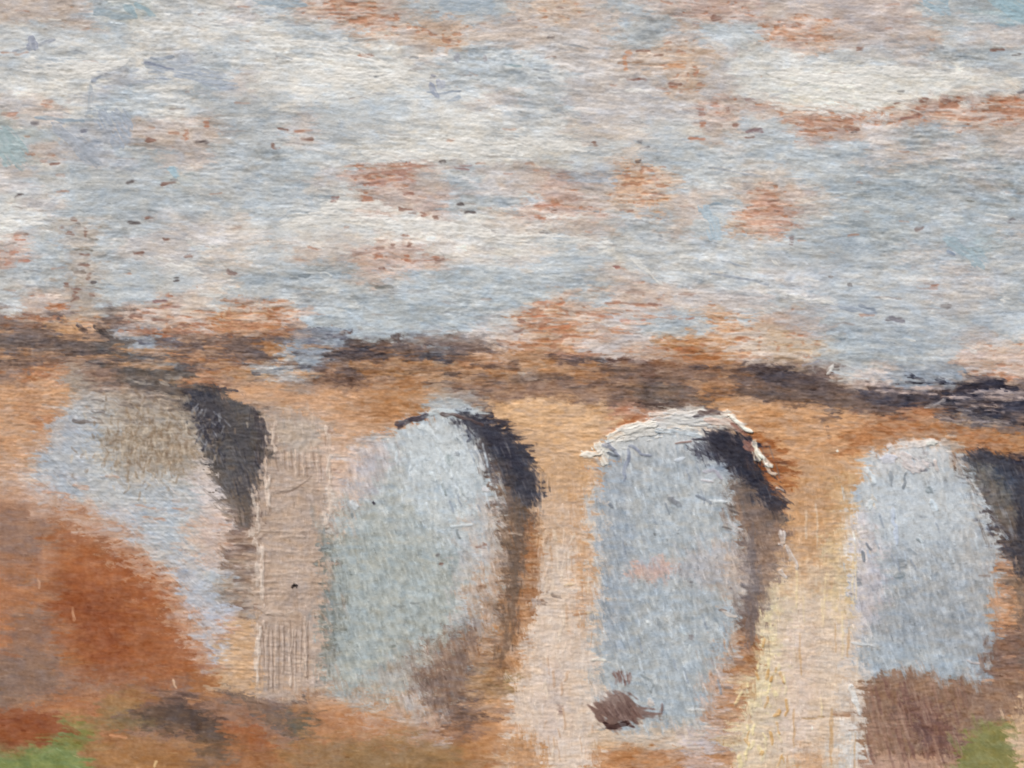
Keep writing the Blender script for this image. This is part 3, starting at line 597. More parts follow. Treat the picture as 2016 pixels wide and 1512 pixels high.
# ------------------------------------------------------------------ crisp marks on top
def speck(x, y, w, h, c, a=.9, ang=0):
    if h > 7:
        for q in range(int(h / 3.6)):
            yy = y - h * .5 + 3.6 * (q + .5); ww = w * rng.uniform(.5, 1.0); xx = x + rng.normal(0, w * .12)
            line([(xx - ww * .5, yy + rng.normal(0, .8)), (xx, yy), (xx + ww * .5, yy + rng.normal(0, .8))], 3.4, c, a * rng.uniform(.45, .95), 1.0, -.4, .1, soft=2.0, ang=0)
        return None
    t = math.radians(ang); dx, dy = math.cos(t) * w * .5, math.sin(t) * w * .5
    return line([(x - dx, y - dy), (x, y + rng.normal(0, 1.2)), (x + dx, y + dy)], h, c, a * .9, 1.0, -.5, .12, soft=2.2, ang=rng.normal(0, 8))
rust, umber, dk = (168, 104, 76), (122, 84, 70), (72, 60, 58)
for (x, y, w, h, c) in [
 (92, 211, 22, 9, rust), (20, 226, 30, 6, (190, 140, 118)), (368, 180, 9, 7, (150, 112, 96)), (300, 278, 18, 7, umber), (408, 245, 12, 22, rust), (368, 268, 9, 24, rust),
 (400, 281, 24, 5, dk), (258, 360, 14, 7, dk), (340, 354, 22, 8, dk), (330, 362, 26, 7, umber), (90, 320, 22, 9, rust), (110, 324, 16, 5, umber), (168, 260, 14, 10, (104, 104, 118)), (72, 245, 14, 6, (120, 114, 118)),
 (725, 111, 14, 8, umber), (722, 109, 24, 7, rust), (560, 257, 20, 6, umber), (600, 260, 38, 9, rust), (604, 274, 24, 5, umber), (538, 288, 6, 12, umber), (546, 292, 14, 5, umber),
 (912, 331, 34, 9, (118, 72, 66)), (872, 319, 12, 6, dk), (660, 394, 16, 12, (130, 84, 74)), (722, 392, 26, 12, rust), (805, 381, 28, 8, (126, 70, 54)), (800, 412, 30, 7, umber),
 (835, 425, 14, 12, (140, 90, 72)), (858, 430, 16, 8, umber), (812, 422, 14, 5, umber), (908, 405, 12, 6, dk), (926, 420, 22, 4, dk), (798, 466, 14, 6, umber), (748, 490, 18, 8, umber), (774, 484, 10, 12, umber), (806, 486, 8, 14, umber),
 (745, 503, 16, 12, rust), (800, 510, 10, 16, rust), (832, 512, 60, 6, rust), (862, 514, 16, 12, umber), (752, 529, 12, 5, umber), (758, 566, 30, 6, (112, 112, 108)), (594, 544, 30, 7, (116, 124, 130)),
 (700, 502, 60, 4, (140, 110, 98)), (1080, 375 + 30, 60, 5, (180, 120, 96)), (1063, 428, 22, 6, rust), (1090, 418, 16, 8, umber), (1068, 410, 26, 6, rust), (1072, 458, 18, 6, (140, 132, 130)),
 (1170, 285, 8, 12, umber), (1260, 281, 12, 8, dk), (1270, 291, 20, 4, dk), (1256, 317, 12, 6, dk), (1264, 158, 18, 4, umber), (1246, 157, 26, 4, umber), (1410, 37, 16, 6, umber), (1330, 167, 26, 6, umber), (1335, 130, 44, 16, (206, 142, 96)), (1370, 142, 10, 18, rust),
 (1380, 222, 14, 16, (140, 84, 68)), (1408, 208, 20, 9, rust), (1474, 196, 20, 9, (116, 74, 68)), (1384, 248, 12, 14, rust), (1372, 274, 30, 5, rust), (1416, 222, 20, 5, rust), (1432, 218, 8, 12, umber), (1445, 248, 8, 5, umber), (1485, 260, 32, 5, (120, 90, 92)), (1475, 272, 18, 5, umber), (1325, 172, 20, 8, rust),
 (1236, 110, 14, 20, (196, 130, 92)), (1240, 124, 50, 5, (150, 116, 92)), (1265, 103, 24, 4, umber), (1230, 125, 8, 30, (196, 130, 92)), (1085, 74, 14, 5, dk), (1010, 130, 36, 4, (130, 150, 156)),
 (1300, 468, 9, 13, (112, 112, 118)), (1214, 528, 10, 6, (140, 80, 76)), (1557, 475, 7, 18, (106, 82, 80)), (1634, 546, 10, 9, (124, 108, 100)), (1672, 561, 11, 6, dk), (1757, 628, 30, 6, (112, 106, 108)), (1809, 450, 16, 6, (130, 112, 108)), (1990, 435, 18, 6, (112, 108, 112)),
 (1860, 603, 14, 6, (108, 100, 98)), (1838, 566, 20, 12, rust), (1644, 726, 16, 8, dk), (1680, 262, 12, 4, (40, 36, 36)), (1674, 252, 26, 6, umber), (1750, 216, 22, 8, rust), (1816, 200, 14, 6, umber), (1886, 202, 14, 5, umber), (1860, 200, 20, 5, umber), (1764, 205, 10, 6, umber), (1790, 232, 40, 5, (130, 88, 78)), (1815, 214, 26, 12, (168, 112, 90)),
 (1998, 111, 20, 5, dk), (1962, 98, 26, 4, umber), (1953, 101, 12, 5, umber), (1853, 97, 8, 10, (120, 116, 120)), (1770, 182, 10, 5, (112, 108, 108)), (1996, 197, 44, 9, rust), (2010, 184, 14, 6, (110, 106, 108)), (1690, 98, 16, 8, umber), (1985, 205, 40, 8, (180, 112, 80)),
 (38, 470, 24, 14, (186, 112, 84)), (30, 500, 20, 10, (182, 124, 102)), (50, 514, 18, 6, (176, 116, 96)), (20, 516, 14, 12, (184, 130, 108)), (46, 462, 30, 5, (140, 112, 100)), (40, 385, 14, 5, dk), (148, 432, 12, 8, umber), (156, 444, 9, 9, dk), (182, 472, 18, 8, (92, 84, 74)), (166, 492, 36, 5, (100, 90, 80)), (140, 460, 14, 9, umber), (170, 502, 18, 6, umber), (168, 522, 20, 6, umber), (158, 537, 24, 7, (120, 104, 94)), (176, 548, 9, 16, umber), (186, 556, 12, 7, dk), (132, 564, 12, 10, umber), (150, 568, 18, 5, umber), (150, 584, 8, 18, umber), (184, 582, 12, 10, umber), (150, 592, 16, 5, umber), (125, 448, 10, 8, umber), (170, 458, 4, 18, umber),
 (266, 438, 22, 4, dk), (274, 498, 18, 5, umber), (468, 450, 20, 8, (140, 104, 92)), (455, 536, 14, 7, (120, 96, 90)), (328, 471, 10, 5, umber), (350, 552, 10, 5, dk), (296, 430, 16, 4, umber), (372, 506, 14, 4, umber), (112, 602, 34, 11, (164, 92, 48)), (60, 620, 24, 9, (124, 78, 56)), (268, 625, 24, 6, umber), (318, 594, 24, 5, (122, 84, 84)), (336, 584, 14, 6, (170, 110, 84)), (335, 604, 40, 6, (176, 136, 124)), (318, 630, 30, 5, umber), (365, 640, 16, 5, umber), (165, 650, 12, 12, dk), (196, 645, 10, 8, dk), (205, 652, 10, 10, dk),
 (1250, 576, 40, 4, (160, 130, 116)), (1350, 580, 24, 4, (150, 122, 110)), (1245, 600, 100, 5, (164, 118, 98)), (1205, 596, 30, 5, (160, 106, 82)), (1290, 600, 26, 5, (150, 110, 96)), (1245, 630, 44, 6, (186, 124, 104)), (1180, 622, 50, 4, (180, 116, 86)), (1080, 598, 60, 5, (190, 124, 92)), (1050, 618, 50, 6, (188, 124, 94)), (1090, 645, 60, 7, (190, 120, 86)), (1350, 626, 30, 6, (180, 120, 98)), (1030, 668, 18, 4, umber), (1025, 632, 10, 6, umber), (1360, 660, 26, 34, (204, 150, 108)), (1465, 668, 40, 5, (176, 112, 76)), (1040, 680, 40, 6, (160, 112, 84)), (1350, 685, 60, 8, (190, 120, 78)), (1380, 705, 70, 7, (168, 108, 66)),
 (505 + 0, 1195, 8, 12, umber), (945, 1075, 20, 6, umber), (860, 1093, 9, 8, (96, 90, 92)), (868, 1108, 8, 6, umber), (1105, 1397, 11, 22, (112, 84, 78)), (1097, 1172, 16, 6, (112, 96, 88)), (1289, 1050, 6, 14, (84, 86, 88)), (1360, 1152, 5, 14, (96, 92, 96)), (1360, 1255, 8, 12, (120, 108, 108)), (770, 1272, 12, 5, (118, 122, 116)), (786, 1193, 18, 4, (130, 134, 132)), (817, 1184, 18, 4, (130, 134, 132)), (1655, 1404, 34, 6, (156, 112, 82)), (1600, 1412, 44, 5, (176, 142, 104)), (1640, 892, 16, 4, (150, 110, 80)),
 (1690, 1145, 9, 18, (126, 130, 138)), (1678, 1170, 10, 8, (126, 120, 124)), (1775, 1110, 16, 24, (120, 126, 132)), (1772, 1133, 18, 12, (86, 102, 110)), (1862, 1030, 8, 10, (110, 118, 124)), (1858, 1048, 8, 10, (120, 126, 130)), (1815, 1018, 10, 8, (104, 108, 116)), (1806, 904, 18, 7, (64, 58, 66)), (1820, 895, 12, 12, (78, 66, 70)), (1830, 914, 26, 7, (80, 70, 74)), (1815, 925, 14, 6, (70, 62, 70)),
]:
    speck(x, y, w, h, c, .8, rng.normal(0, 5))
# dots and grit
for (x, y, r_, c) in [(738, 991, 7, 'k'), (583, 1152, 10, (24, 18, 18)), (579, 1153, 8, (28, 20, 20)), (1388, 851, 7, (30, 28, 34)), (1648, 888, 6, (250, 246, 232))]:
    line([(x - 1.5, y), (x + 1.5, y)], r_, c, 1, .15, 1.0)
line([(344, 1336), (343, 1346), (349, 1353)], 4, (224, 190, 160), .95, .3, 1.2); line([(310, 1496), (307, 1508)], 5, (226, 190, 140), .95, .3, 1.2)
line([(146, 1195), (144, 1210), (149, 1220)], 5, (206, 156, 122), .8, .3, 1); drag(218, 1446, 250, 1448, 6, (214, 156, 116), .8, .1)
line([(78, 1140), (79, 1158)], 5, (206, 160, 130), .8, .3, .8)
for i in range(260):
    x0, y0 = rng.uniform(-150, 2150), rng.uniform(-120, 720); L_ = rng.uniform(12, 55)
    if y0 < 600 + x0 * .06: line([(x0, y0), (x0 + L_ * .5, y0 + rng.normal(0, 1.5)), (x0 + L_, y0 + rng.normal(L_ * .08, 3))], rng.uniform(2.2, 3.6), [(146, 148, 152), (224, 221, 214), (158, 146, 140)][i % 3], rng.uniform(.35, .75), .8, .9 if i % 3 == 1 else -.9, .12)
# many more flecks of bare ground where the sky is thin
r = np.random.default_rng(77)
fx_, fy_ = r.uniform(-200, 2200, 5200), r.uniform(-180, 740, 5200)
fi = np.clip(np.searchsorted(ys, fy_), 0, NY - 1); fj = np.clip(np.searchsorted(xs, fx_), 0, NX - 1)
wk = r.random(5200) < (.015 + .28 * warmth[fi, fj]) * Msky[fi, fj]
for x, y in zip(fx_[wk], fy_[wk]):
    sh = r.choice([0, 0, 0, 0, 1])
    speck(x, y, r.uniform(8, 30), r.uniform(2.4, 4.2), [(172, 118, 92), (130, 96, 84), (112, 108, 112)][sh], r.uniform(.3, .7), r.normal(2, 6))

# blue-grey drifts in the sky
for pts, w, c, dry in [
 ([(290, 123), (330, 132), (390, 142), (440, 150)], 22, (164, 170, 178), .4), ([(300, 145), (380, 150), (465, 170)], 22, (166, 174, 186), .35), ([(288, 122), (310, 130), (345, 137)], 5, (120, 126, 144), .0),
 ([(298, 112), (320, 118), (345, 112)], 7, (140, 148, 160), .2), ([(182, 160), (188, 152), (200, 148)], 14, (150, 156, 168), .3), ([(205, 150), (215, 140)], 9, (142, 144, 160), .1), ([(178, 170), (180, 200), (172, 228)], 12, (164, 170, 176), .4),
 ([(60, 82), (72, 84), (62, 94)], 14, (150, 154, 168), .1), ([(78, 90), (95, 86), (108, 78)], 5, (148, 152, 162), .0), ([(25, 104), (60, 96)], 5, (160, 164, 172), .1),
 ([(250, 14), (262, 24), (268, 36)], 14, (150, 170, 178), .2), ([(272, 10), (290, 20), (302, 30)], 12, (150, 172, 180), .25), ([(190, 25), (240, 32), (262, 38)], 14, (150, 164, 172), .3),
 ([(70, 232), (120, 236), (165, 240)], 8, (150, 164, 176), .2), ([(112, 250), (125, 265), (150, 285), (190, 318)], 30, (166, 171, 179), .4), ([(160, 300), (175, 315), (195, 326)], 14, (156, 162, 170), .35), ([(200, 230), (250, 238), (230, 290)], 34, (160, 168, 180), .35),
 ([(850, 166), (853, 180), (856, 184), (864, 192)], 9, (150, 156, 172), .1), ([(840, 182), (870, 185), (907, 180)], 4, (140, 150, 164), 0), ([(878, 200), (905, 192)], 8, (160, 170, 182), .2), ([(848, 150), (858, 153)], 7, (140, 140, 150), 0), ([(900, 110), (903, 122)], 10, (160, 160, 168), 0), ([(952, 108), (955, 124)], 8, (170, 164, 168), 0),
 ([(865, 160), (868, 172)], 14, (168, 172, 186), .2),
 ([(1515, 190), (1560, 175), (1590, 164)], 6, (196, 196, 194), 0), ([(1590, 164), (1620, 158), (1650, 164)], 4, (194, 192, 188), 0),
 ([(1862, 474), (1885, 484), (1925, 505), (1930, 524)], 26, (160, 178, 186), .4), ([(1862, 496), (1875, 502)], 8, (130, 142, 160), 0), ([(1385, 410), (1400, 403), (1420, 402)], 5, (140, 156, 168), 0), ([(1385, 405), (1400, 440), (1410, 470)], 26, (174, 190, 200), .3),
 ([(1400, 540), (1450, 548), (1512, 560)], 5, (150, 156, 166), .1), ([(1420, 515), (1470, 525)], 4, (156, 162, 170), .1), ([(1390, 330), (1440, 338), (1500, 350)], 4, (160, 164, 170), .1),
 ([(1650, 605), (1680, 610), (1720, 618)], 8, (152, 160, 172), .2), ([(1690, 600), (1720, 610)], 5, (130, 138, 150), .1), ([(1750, 625), (1765, 633), (1780, 632)], 8, (128, 124, 132), .1), ([(1580, 718), (1610, 712)], 5, (160, 160, 170), 0),
 ([(0, 262), (20, 290), (40, 315)], 50, (158, 176, 178), .3), ([(1960, 0), (1990, 20), (2040, 40)], 40, (156, 182, 192), .3), ([(1820, 0), (1860, 20)], 30, (158, 178, 188), .3), ([(340, 330), (352, 345)], 16, (160, 186, 198), .1),
 ([(870, 5), (920, 12), (970, 8)], 22, (160, 172, 182), .3), ([(500, 2), (560, 8), (600, 12)], 16, (156, 170, 180), .25),
]:
    line(pts, w, c, .85, .5, .3, dry)
# bright loaded whites in the clouds
for pts, w in [([(1520, 205), (1580, 212), (1680, 218)], 22), ([(1520, 150), (1600, 158), (1720, 165)], 26), ([(1560, 180), (1640, 188), (1780, 195)], 18), ([(1670, 198), (1710, 206), (1730, 214)], 8), ([(1735, 228), (1748, 226)], 14), ([(1885, 208), (1905, 213)], 14), ([(1600, 130), (1700, 140), (1900, 150)], 16),
 ([(640, 100), (700, 110), (760, 130)], 22), ([(620, 150), (720, 155), (800, 150)], 26), ([(540, 80), (600, 90), (680, 84)], 16), ([(850, 280), (920, 292), (1010, 300)], 26), ([(1000, 270), (1060, 285), (1150, 290)], 22), ([(720, 300), (780, 310), (850, 315)], 22), ([(640, 410), (720, 405), (770, 412)], 18), ([(560, 440), (640, 430), (760, 436)], 24), ([(760, 440), (860, 446), (960, 462)], 26), ([(930, 458), (980, 466), (1040, 470)], 18), ([(1000, 470), (1080, 470), (1200, 478)], 20),
 ([(50, 128), (130, 136), (230, 130)], 24), ([(130, 150), (190, 146), (250, 120)], 14), ([(290, 175), (320, 178), (350, 172)], 7), ([(1200, 182), (1250, 180), (1280, 184)], 6), ([(0, 430), (50, 436), (90, 430)], 20), ([(310, 505), (340, 512), (350, 520)], 10), ([(330, 525), (380, 530), (400, 545)], 18), ([(395, 575), (420, 580), (440, 575)], 12), ([(1340, 505), (1370, 508)], 6), ([(1375, 513), (1395, 515)], 7), ([(1240, 510), (1275, 530), (1300, 560)], 12), ([(1470, 495), (1490, 503)], 6), ([(1550, 580), (1600, 590), (1640, 600)], 10), ([(1735, 585), (1760, 590)], 7), ([(1970, 590), (1985, 596)], 16), ([(1525, 516), (1532, 522)], 12), ([(1908, 688), (1920, 692)], 10), ([(1640, 722), (1625, 735)], 8)]:
    line(pts, w, (226, 222, 215), .8, .6, .9, .40)

# pier nearest the left: thick taupe paint with raised, combed ridges
def ridge(pts, w, c=(222, 201, 184), a=.75, h=2.0, dk=True, rag=.9):
    if dk: line([(p[0] + 2.5, p[1] + 3) for p in pts], w, (146, 122, 106), .45, rag, 0, 0)
    line(pts, w, c, a, rag, h, .3)
for x0, y0, y1, w in [(508, 968, 1022, 5), (518, 1075, 1180, 6), (510, 1230, 1340, 7), (529, 940, 1000, 8), (646, 840, 930, 8), (651, 930, 1010, 6), (524, 860, 960, 5), (600, 1215, 1330, 4), (574, 1240, 1350, 5), (540, 830, 890, 7), (641, 1020, 1040, 6), (522, 1220, 1270, 5)]:
    ridge([(x0, y0), (x0 + rng.normal(0, 2), (y0 + y1) / 2), (x0 + rng.normal(0, 2), y1)], w)
for i in range(17):
    x0 = 518 + i * 5.6 + rng.normal(0, 1.2); y0 = 1222 + rng.uniform(-6, 24); y1 = y0 + rng.uniform(70, 135)
    line([(x0, y0), (x0 + rng.normal(0, 1.5), y1)], 2.6, (208, 186, 170) if i % 2 else (146, 124, 110), .9, .6, 1.8 if i % 2 else -.8, .16)
for i in range(13):
    x0 = 546 + i * 7.2; y0 = 888 + rng.uniform(-4, 12); line([(x0, y0), (x0 + 2, y0 + rng.uniform(24, 62))], 3.4, (212, 188, 170) if i % 2 else (152, 128, 112), .85, .6, 1.6 if i % 2 else -.6, .16)
for x0, y0, x1, y1, w in [(504, 1042, 624, 1046, 5), (520, 1052, 600, 1054, 4), (504, 1164, 548, 1160, 6), (504, 1195, 530, 1204, 8), (528, 1206, 556, 1208, 6), (566, 1198, 586, 1208, 7), (545, 970, 614, 940, 4), (534, 1000, 600, 994, 4), (552, 1080, 620, 1086, 4), (560, 1104, 630, 1100, 4), (504, 1024, 520, 1032, 10), (505, 1058, 520, 1050, 7), (530, 1130, 610, 1122, 4), (540, 1020, 600, 1014, 3), (500, 1140, 545, 1144, 4)]:
    ridge([(x0, y0), ((x0 + x1) / 2, (y0 + y1) / 2 + 2), (x1, y1)], w, (206, 185, 168), .5, 1.3, dk=x1 - x0 < 60)
line([(546, 972), (570, 968), (600, 952), (614, 938)], 3, (138, 116, 102), .8, .2, -.6)
for i in range(4):
    y0 = 850 + i * 34 + rng.normal(0, 4); x0 = 646 + rng.normal(0, 4); drag(x0, y0, x0 + rng.uniform(12, 26), y0 + 1, 5, (222, 196, 178) if i % 2 else (160, 124, 108), .7, .1, .8)
for i in range(22):
    y0 = 1040 + rng.uniform(0, 310); x0 = 642 + rng.normal(0, 6); line([(x0, y0), (x0 + 1, y0 + 14)], 4, (110, 108, 100), .4, .9, 0)

for x0, y0, y1, w in [(502, 955, 1000, 7), (509, 1000, 1050, 8), (504, 1060, 1090, 9), (520, 1080, 1190, 7), (508, 1110, 1150, 6), (512, 1236, 1290, 8), (508, 1290, 1350, 6), (498, 1040, 1052, 10), (530, 935, 995, 6), (648, 900, 940, 7), (652, 960, 1010, 7), (641, 1010, 1035, 8)]:
    line([(x0, y0), (x0 + rng.normal(0, 2), (y0 + y1) / 2), (x0 + rng.normal(0, 3), y1)], w, (226, 210, 196), .65, 1.0, 1.8, .32)
for i in range(70):
    x0 = rng.uniform(515, 640); y0 = rng.uniform(830, 1360); line([(x0, y0), (x0 + rng.uniform(12, 34), y0 + rng.normal(0, 3))], rng.uniform(2.4, 4.5), [(206, 188, 172), (160, 138, 124)][i % 2], .4, .9, .9 if i % 2 == 0 else -.4)
# the undersides again, in loaded curved strokes
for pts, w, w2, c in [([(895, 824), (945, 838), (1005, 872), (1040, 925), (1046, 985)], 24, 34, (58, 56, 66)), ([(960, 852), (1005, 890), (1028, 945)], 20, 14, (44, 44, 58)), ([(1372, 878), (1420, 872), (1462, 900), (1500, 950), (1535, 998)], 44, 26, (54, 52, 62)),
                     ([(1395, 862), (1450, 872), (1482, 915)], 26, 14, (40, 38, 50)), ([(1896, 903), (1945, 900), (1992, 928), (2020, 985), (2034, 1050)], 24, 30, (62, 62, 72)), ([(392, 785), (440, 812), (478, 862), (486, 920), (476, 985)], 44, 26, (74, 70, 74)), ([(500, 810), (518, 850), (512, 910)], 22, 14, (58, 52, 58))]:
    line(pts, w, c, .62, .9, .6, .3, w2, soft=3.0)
for pts, w, c in [([(1018, 990), (1022, 1080), (1008, 1200), (985, 1310)], 26, (112, 90, 74)), ([(1478, 1040), (1482, 1130), (1474, 1270)], 20, (122, 110, 108))]: line(pts, w, c, .6, .9, .3, .36)
# crown of the second opening: thick pale loops
for pts, w, c in [([(845, 815), (868, 808), (900, 818)], 9, (196, 204, 206)), ([(780, 838), (808, 826), (842, 816)], 11, (62, 56, 66)), ([(782, 842), (792, 836)], 7, (48, 42, 52)), ([(868, 812), (915, 822), (950, 836)], 7, (86, 66, 62)),
 ([(826, 838), (850, 850), (866, 870)], 9, (214, 220, 222)), ([(862, 880), (870, 905), (880, 930)], 8, (212, 220, 224)), ([(850, 932), (856, 944)], 9, (216, 224, 226)), ([(880, 900), (890, 940), (905, 975)], 6, (206, 214, 220)), ([(806, 890), (815, 905), (808, 925)], 6, (210, 218, 222)), ([(780, 890), (782, 910)], 5, (206, 214, 218)),
 ([(900, 930), (912, 955), (920, 980)], 5, (210, 218, 222)), ([(882, 895), (888, 912)], 13, (156, 166, 166)), ([(898, 890), (902, 896)], 8, (110, 114, 122)), ([(918, 845), (930, 860), (920, 870)], 6, (90, 92, 104)), ([(895, 862), (905, 870)], 8, (104, 112, 118)), ([(872, 950), (878, 975)], 5, (132, 142, 142)), ([(905, 955), (914, 975)], 5, (120, 130, 132)), ([(900, 1040), (905, 1060)], 5, (136, 142, 144)),
 ([(695, 985), (700, 1000)], 14, (200, 204, 206)), ([(692, 1010), (694, 1018)], 5, (120, 126, 128)), ([(890, 1035), (930, 1030)], 5, (206, 212, 214)), ([(950, 958), (960, 962)], 12, (210, 206, 206)), ([(935, 880), (955, 925)], 7, (206, 206, 206))]:
    line(pts, w, c, .9, .4, 1.6)

region([(1170, 905), (1195, 872), (1235, 846), (1300, 818), (1440, 812), (1470, 840), (1440, 846), (1380, 842), (1310, 850), (1250, 862), (1205, 890)], (214, 210, 203), 4, 12, 10, alpha=.85, hgt=1.4, dry=.26)
region([(1200, 880), (1260, 856), (1350, 852), (1370, 880), (1280, 892), (1210, 900)], (206, 207, 206), 5, 16, 75, alpha=.7, hgt=1.0, dry=.36)
region([(1700, 930), (1745, 882), (1840, 874), (1870, 905), (1800, 915), (1720, 950)], (214, 211, 209), 5, 16, 70, alpha=.7, hgt=1.2, dry=.34)
region([(800, 870), (850, 830), (910, 850), (950, 930), (930, 990), (860, 960), (810, 930)], (206, 211, 212), 6, 18, 75, alpha=.6, hgt=1.3, dry=.36)
region([(1690, 960), (1735, 920), (1880, 960), (1900, 1060), (1800, 1080), (1700, 1040)], (200, 206, 210), 8, 20, 78, alpha=.5, hgt=1.0, dry=.4)
# third arch: loaded ivory ridge over the crown and down its right shoulder
HL = []
ivory = (232, 226, 214)
HL.append(line([(1146, 899), (1165, 896), (1182, 892)], 17, ivory, .9, .6, 2.6))
HL.append(line([(1172, 880), (1190, 876), (1192, 900), (1188, 912)], 17, ivory, .9, .6, 2.6))
HL.append(line([(1196, 866), (1216, 850), (1250, 842), (1290, 832)], 16, ivory, .9, .7, 3.0))
HL.append(line([(1225, 856), (1270, 850), (1296, 846)], 30, (214, 210, 203), .8, .9, 1.6, .2))
HL.append(line([(1278, 816), (1320, 814), (1390, 814)], 10, (222, 214, 206), .85, .6, 2.4))
HL.append(line([(1290, 826), (1340, 828), (1400, 826)], 20, (204, 202, 200), .8, .9, 1.2, .25))
HL.append(line([(1390, 826), (1440, 836), (1476, 850)], 14, (206, 176, 160), .85, .6, 1.2, .3))
HL.append(line([(1290, 848), (1340, 850), (1376, 860)], 12, (188, 196, 202), .9, .5, 1.4, .2))
line([(1364, 822), (1385, 820)], 6, (88, 80, 84), .9, .3, 0); line([(1375, 813), (1400, 810), (1424, 812)], 9, (92, 72, 68), .9, .3, 0)
HL.append(line([(1421, 812), (1432, 814)], 9, (226, 214, 200), .95, .3, 2.6))
HL.append(line([(1434, 818), (1452, 832), (1476, 850)], 9, (244, 236, 222), 1, .12, 3.6))
line([(1438, 832), (1450, 842), (1470, 858)], 6, (140, 96, 84), .85, .4, 0)
HL.append(line([(1484, 872), (1487, 890), (1492, 904)], 15, (236, 228, 208), 1, .3, 3.4))
HL.append(line([(1490, 884), (1502, 902), (1516, 920)], 9, (244, 238, 224), 1, .2, 3.6))
HL.append(line([(1510, 912), (1514, 930), (1528, 932)], 8, (236, 230, 220), 1, .3, 3.2))
HL.append(line([(1528, 960), (1542, 966)], 5, (224, 212, 204), .9, .3, 2.2))
line([(1484, 898), (1492, 925), (1500, 945)], 6, (42, 40, 50), .95, .3, 0); line([(1466, 872), (1478, 884)], 16, (156, 112, 98), .85, .5, .6)
for pts, w in [([(1536, 1046), (1541, 1060), (1540, 1072)], 11), ([(1546, 1074), (1556, 1094), (1568, 1118)], 7), ([(1534, 1120), (1544, 1136)], 8)]:
    HL.append(line(pts, w, (214, 204, 198), .9, .5, 2.0))
for pts, w, c in [([(1186, 880), (1200, 876), (1218, 902)], 7, (130, 134, 148)), ([(1196, 892), (1216, 898)], 6, (104, 108, 116)), ([(1238, 880), (1248, 878), (1262, 896)], 6, (132, 138, 156)), ([(1238, 885), (1232, 915), (1228, 945)], 6, (136, 142, 160)), ([(1262, 896), (1280, 898)], 5, (136, 140, 154)), ([(1362, 866), (1380, 864), (1395, 862)], 6, (60, 56, 66)), ([(1330, 872), (1360, 868)], 4, (150, 120, 112)),
 ([(1318, 978), (1322, 984), (1336, 994)], 10, (126, 128, 134)), ([(1398, 984), (1415, 986), (1430, 988)], 6, (222, 226, 228)), ([(1370, 975), (1395, 985), (1400, 992)], 5, (130, 136, 146)), ([(1330, 905), (1345, 900)], 8, (208, 214, 222)), ([(1388, 925), (1410, 930), (1418, 940)], 7, (180, 176, 186)), ([(1200, 990), (1206, 998)], 5, (118, 124, 134)), ([(1380, 945), (1402, 948)], 5, (206, 200, 202)), ([(1310, 990), (1318, 1012)], 5, (136, 142, 150)), ([(1276, 1220), (1278, 1226)], 8, (226, 230, 230)), ([(1355, 1268), (1358, 1282)], 6, (214, 220, 220)), ([(1340, 1235), (1348, 1248)], 6, (204, 214, 218)), ([(1418, 1202), (1430, 1208), (1448, 1214)], 5, (222, 208, 196)), ([(1165, 1298), (1192, 1298)], 5, (222, 214, 200)),
 ([(1275, 1378), (1285, 1384)], 10, (214, 200, 190)), ([(1302, 1385), (1302, 1400)], 5, (110, 84, 82)), ([(1260, 1325), (1285, 1340), (1282, 1360)], 5, (146, 152, 154)), ([(1355, 1396), (1388, 1398)], 5, (210, 212, 210)), ([(1410, 1350), (1440, 1352)], 5, (128, 112, 104))]:
    line(pts, w, c, .85, .4, 1.6)
# fourth arch crown
for pts, w, c in [([(1746, 884), (1752, 874)], 7, (226, 212, 206)), ([(1752, 880), (1790, 878), (1840, 870)], 13, (224, 214, 206)), ([(1822, 874), (1840, 872)], 12, (222, 222, 214)), ([(1775, 894), (1790, 920), (1820, 918)], 22, (214, 202, 198)), ([(1700, 922), (1712, 934), (1722, 950)], 8, (214, 222, 226)), ([(1735, 905), (1760, 900)], 16, (206, 206, 216)), ([(1836, 905), (1845, 925)], 7, (214, 198, 190)), ([(1755, 1000), (1760, 1040), (1764, 1070)], 8, (196, 206, 222)), ([(1780, 930), (1778, 960)], 7, (136, 142, 148)), ([(1750, 930), (1752, 955)], 8, (148, 154, 160)), ([(1822, 960), (1828, 970)], 12, (140, 148, 152)), ([(1832, 985), (1842, 1005)], 9, (206, 218, 226)), ([(1715, 985), (1710, 1000)], 12, (208, 214, 216)), ([(1690, 1052), (1704, 1048)], 7, (222, 210, 206)), ([(1702, 1068), (1712, 1082)], 6, (126, 130, 140)), ([(1696, 1085), (1698, 1105)], 6, (126, 132, 140)), ([(1788, 1082), (1800, 1090)], 7, (134, 142, 150)), ([(1805, 1060), (1812, 1068)], 6, (140, 148, 152)), ([(1675, 1263), (1720, 1270)], 6, (204, 206, 206)), ([(1900, 1300), (1925, 1305)], 4, (208, 192, 186)), ([(1672, 1350), (1685, 1380), (1690, 1402)], 10, (222, 220, 216))]:
    line(pts, w, c, .85, .4, 1.8)
for i in range(6):                                       # ragged bristle ends on the right edge of arch four and arch three
    t = rng.random(); x0 = 1885 + 60 * t + rng.normal(0, 6); y0 = 940 + 80 * t + rng.normal(0, 12)
    line([(x0, y0), (x0 + 22, y0 + 9)], 3.2, (206, 196, 190) if i % 2 else (96, 92, 96), .7, .4, 1.0)
    x0 = 1428 + rng.normal(0, 9); y0 = 990 + 60 * rng.random()
    line([(x0, y0), (x0 + 20, y0 + 6)], 3.2, (200, 192, 190) if i % 2 else (92, 84, 82), .7, .4, 1.0)
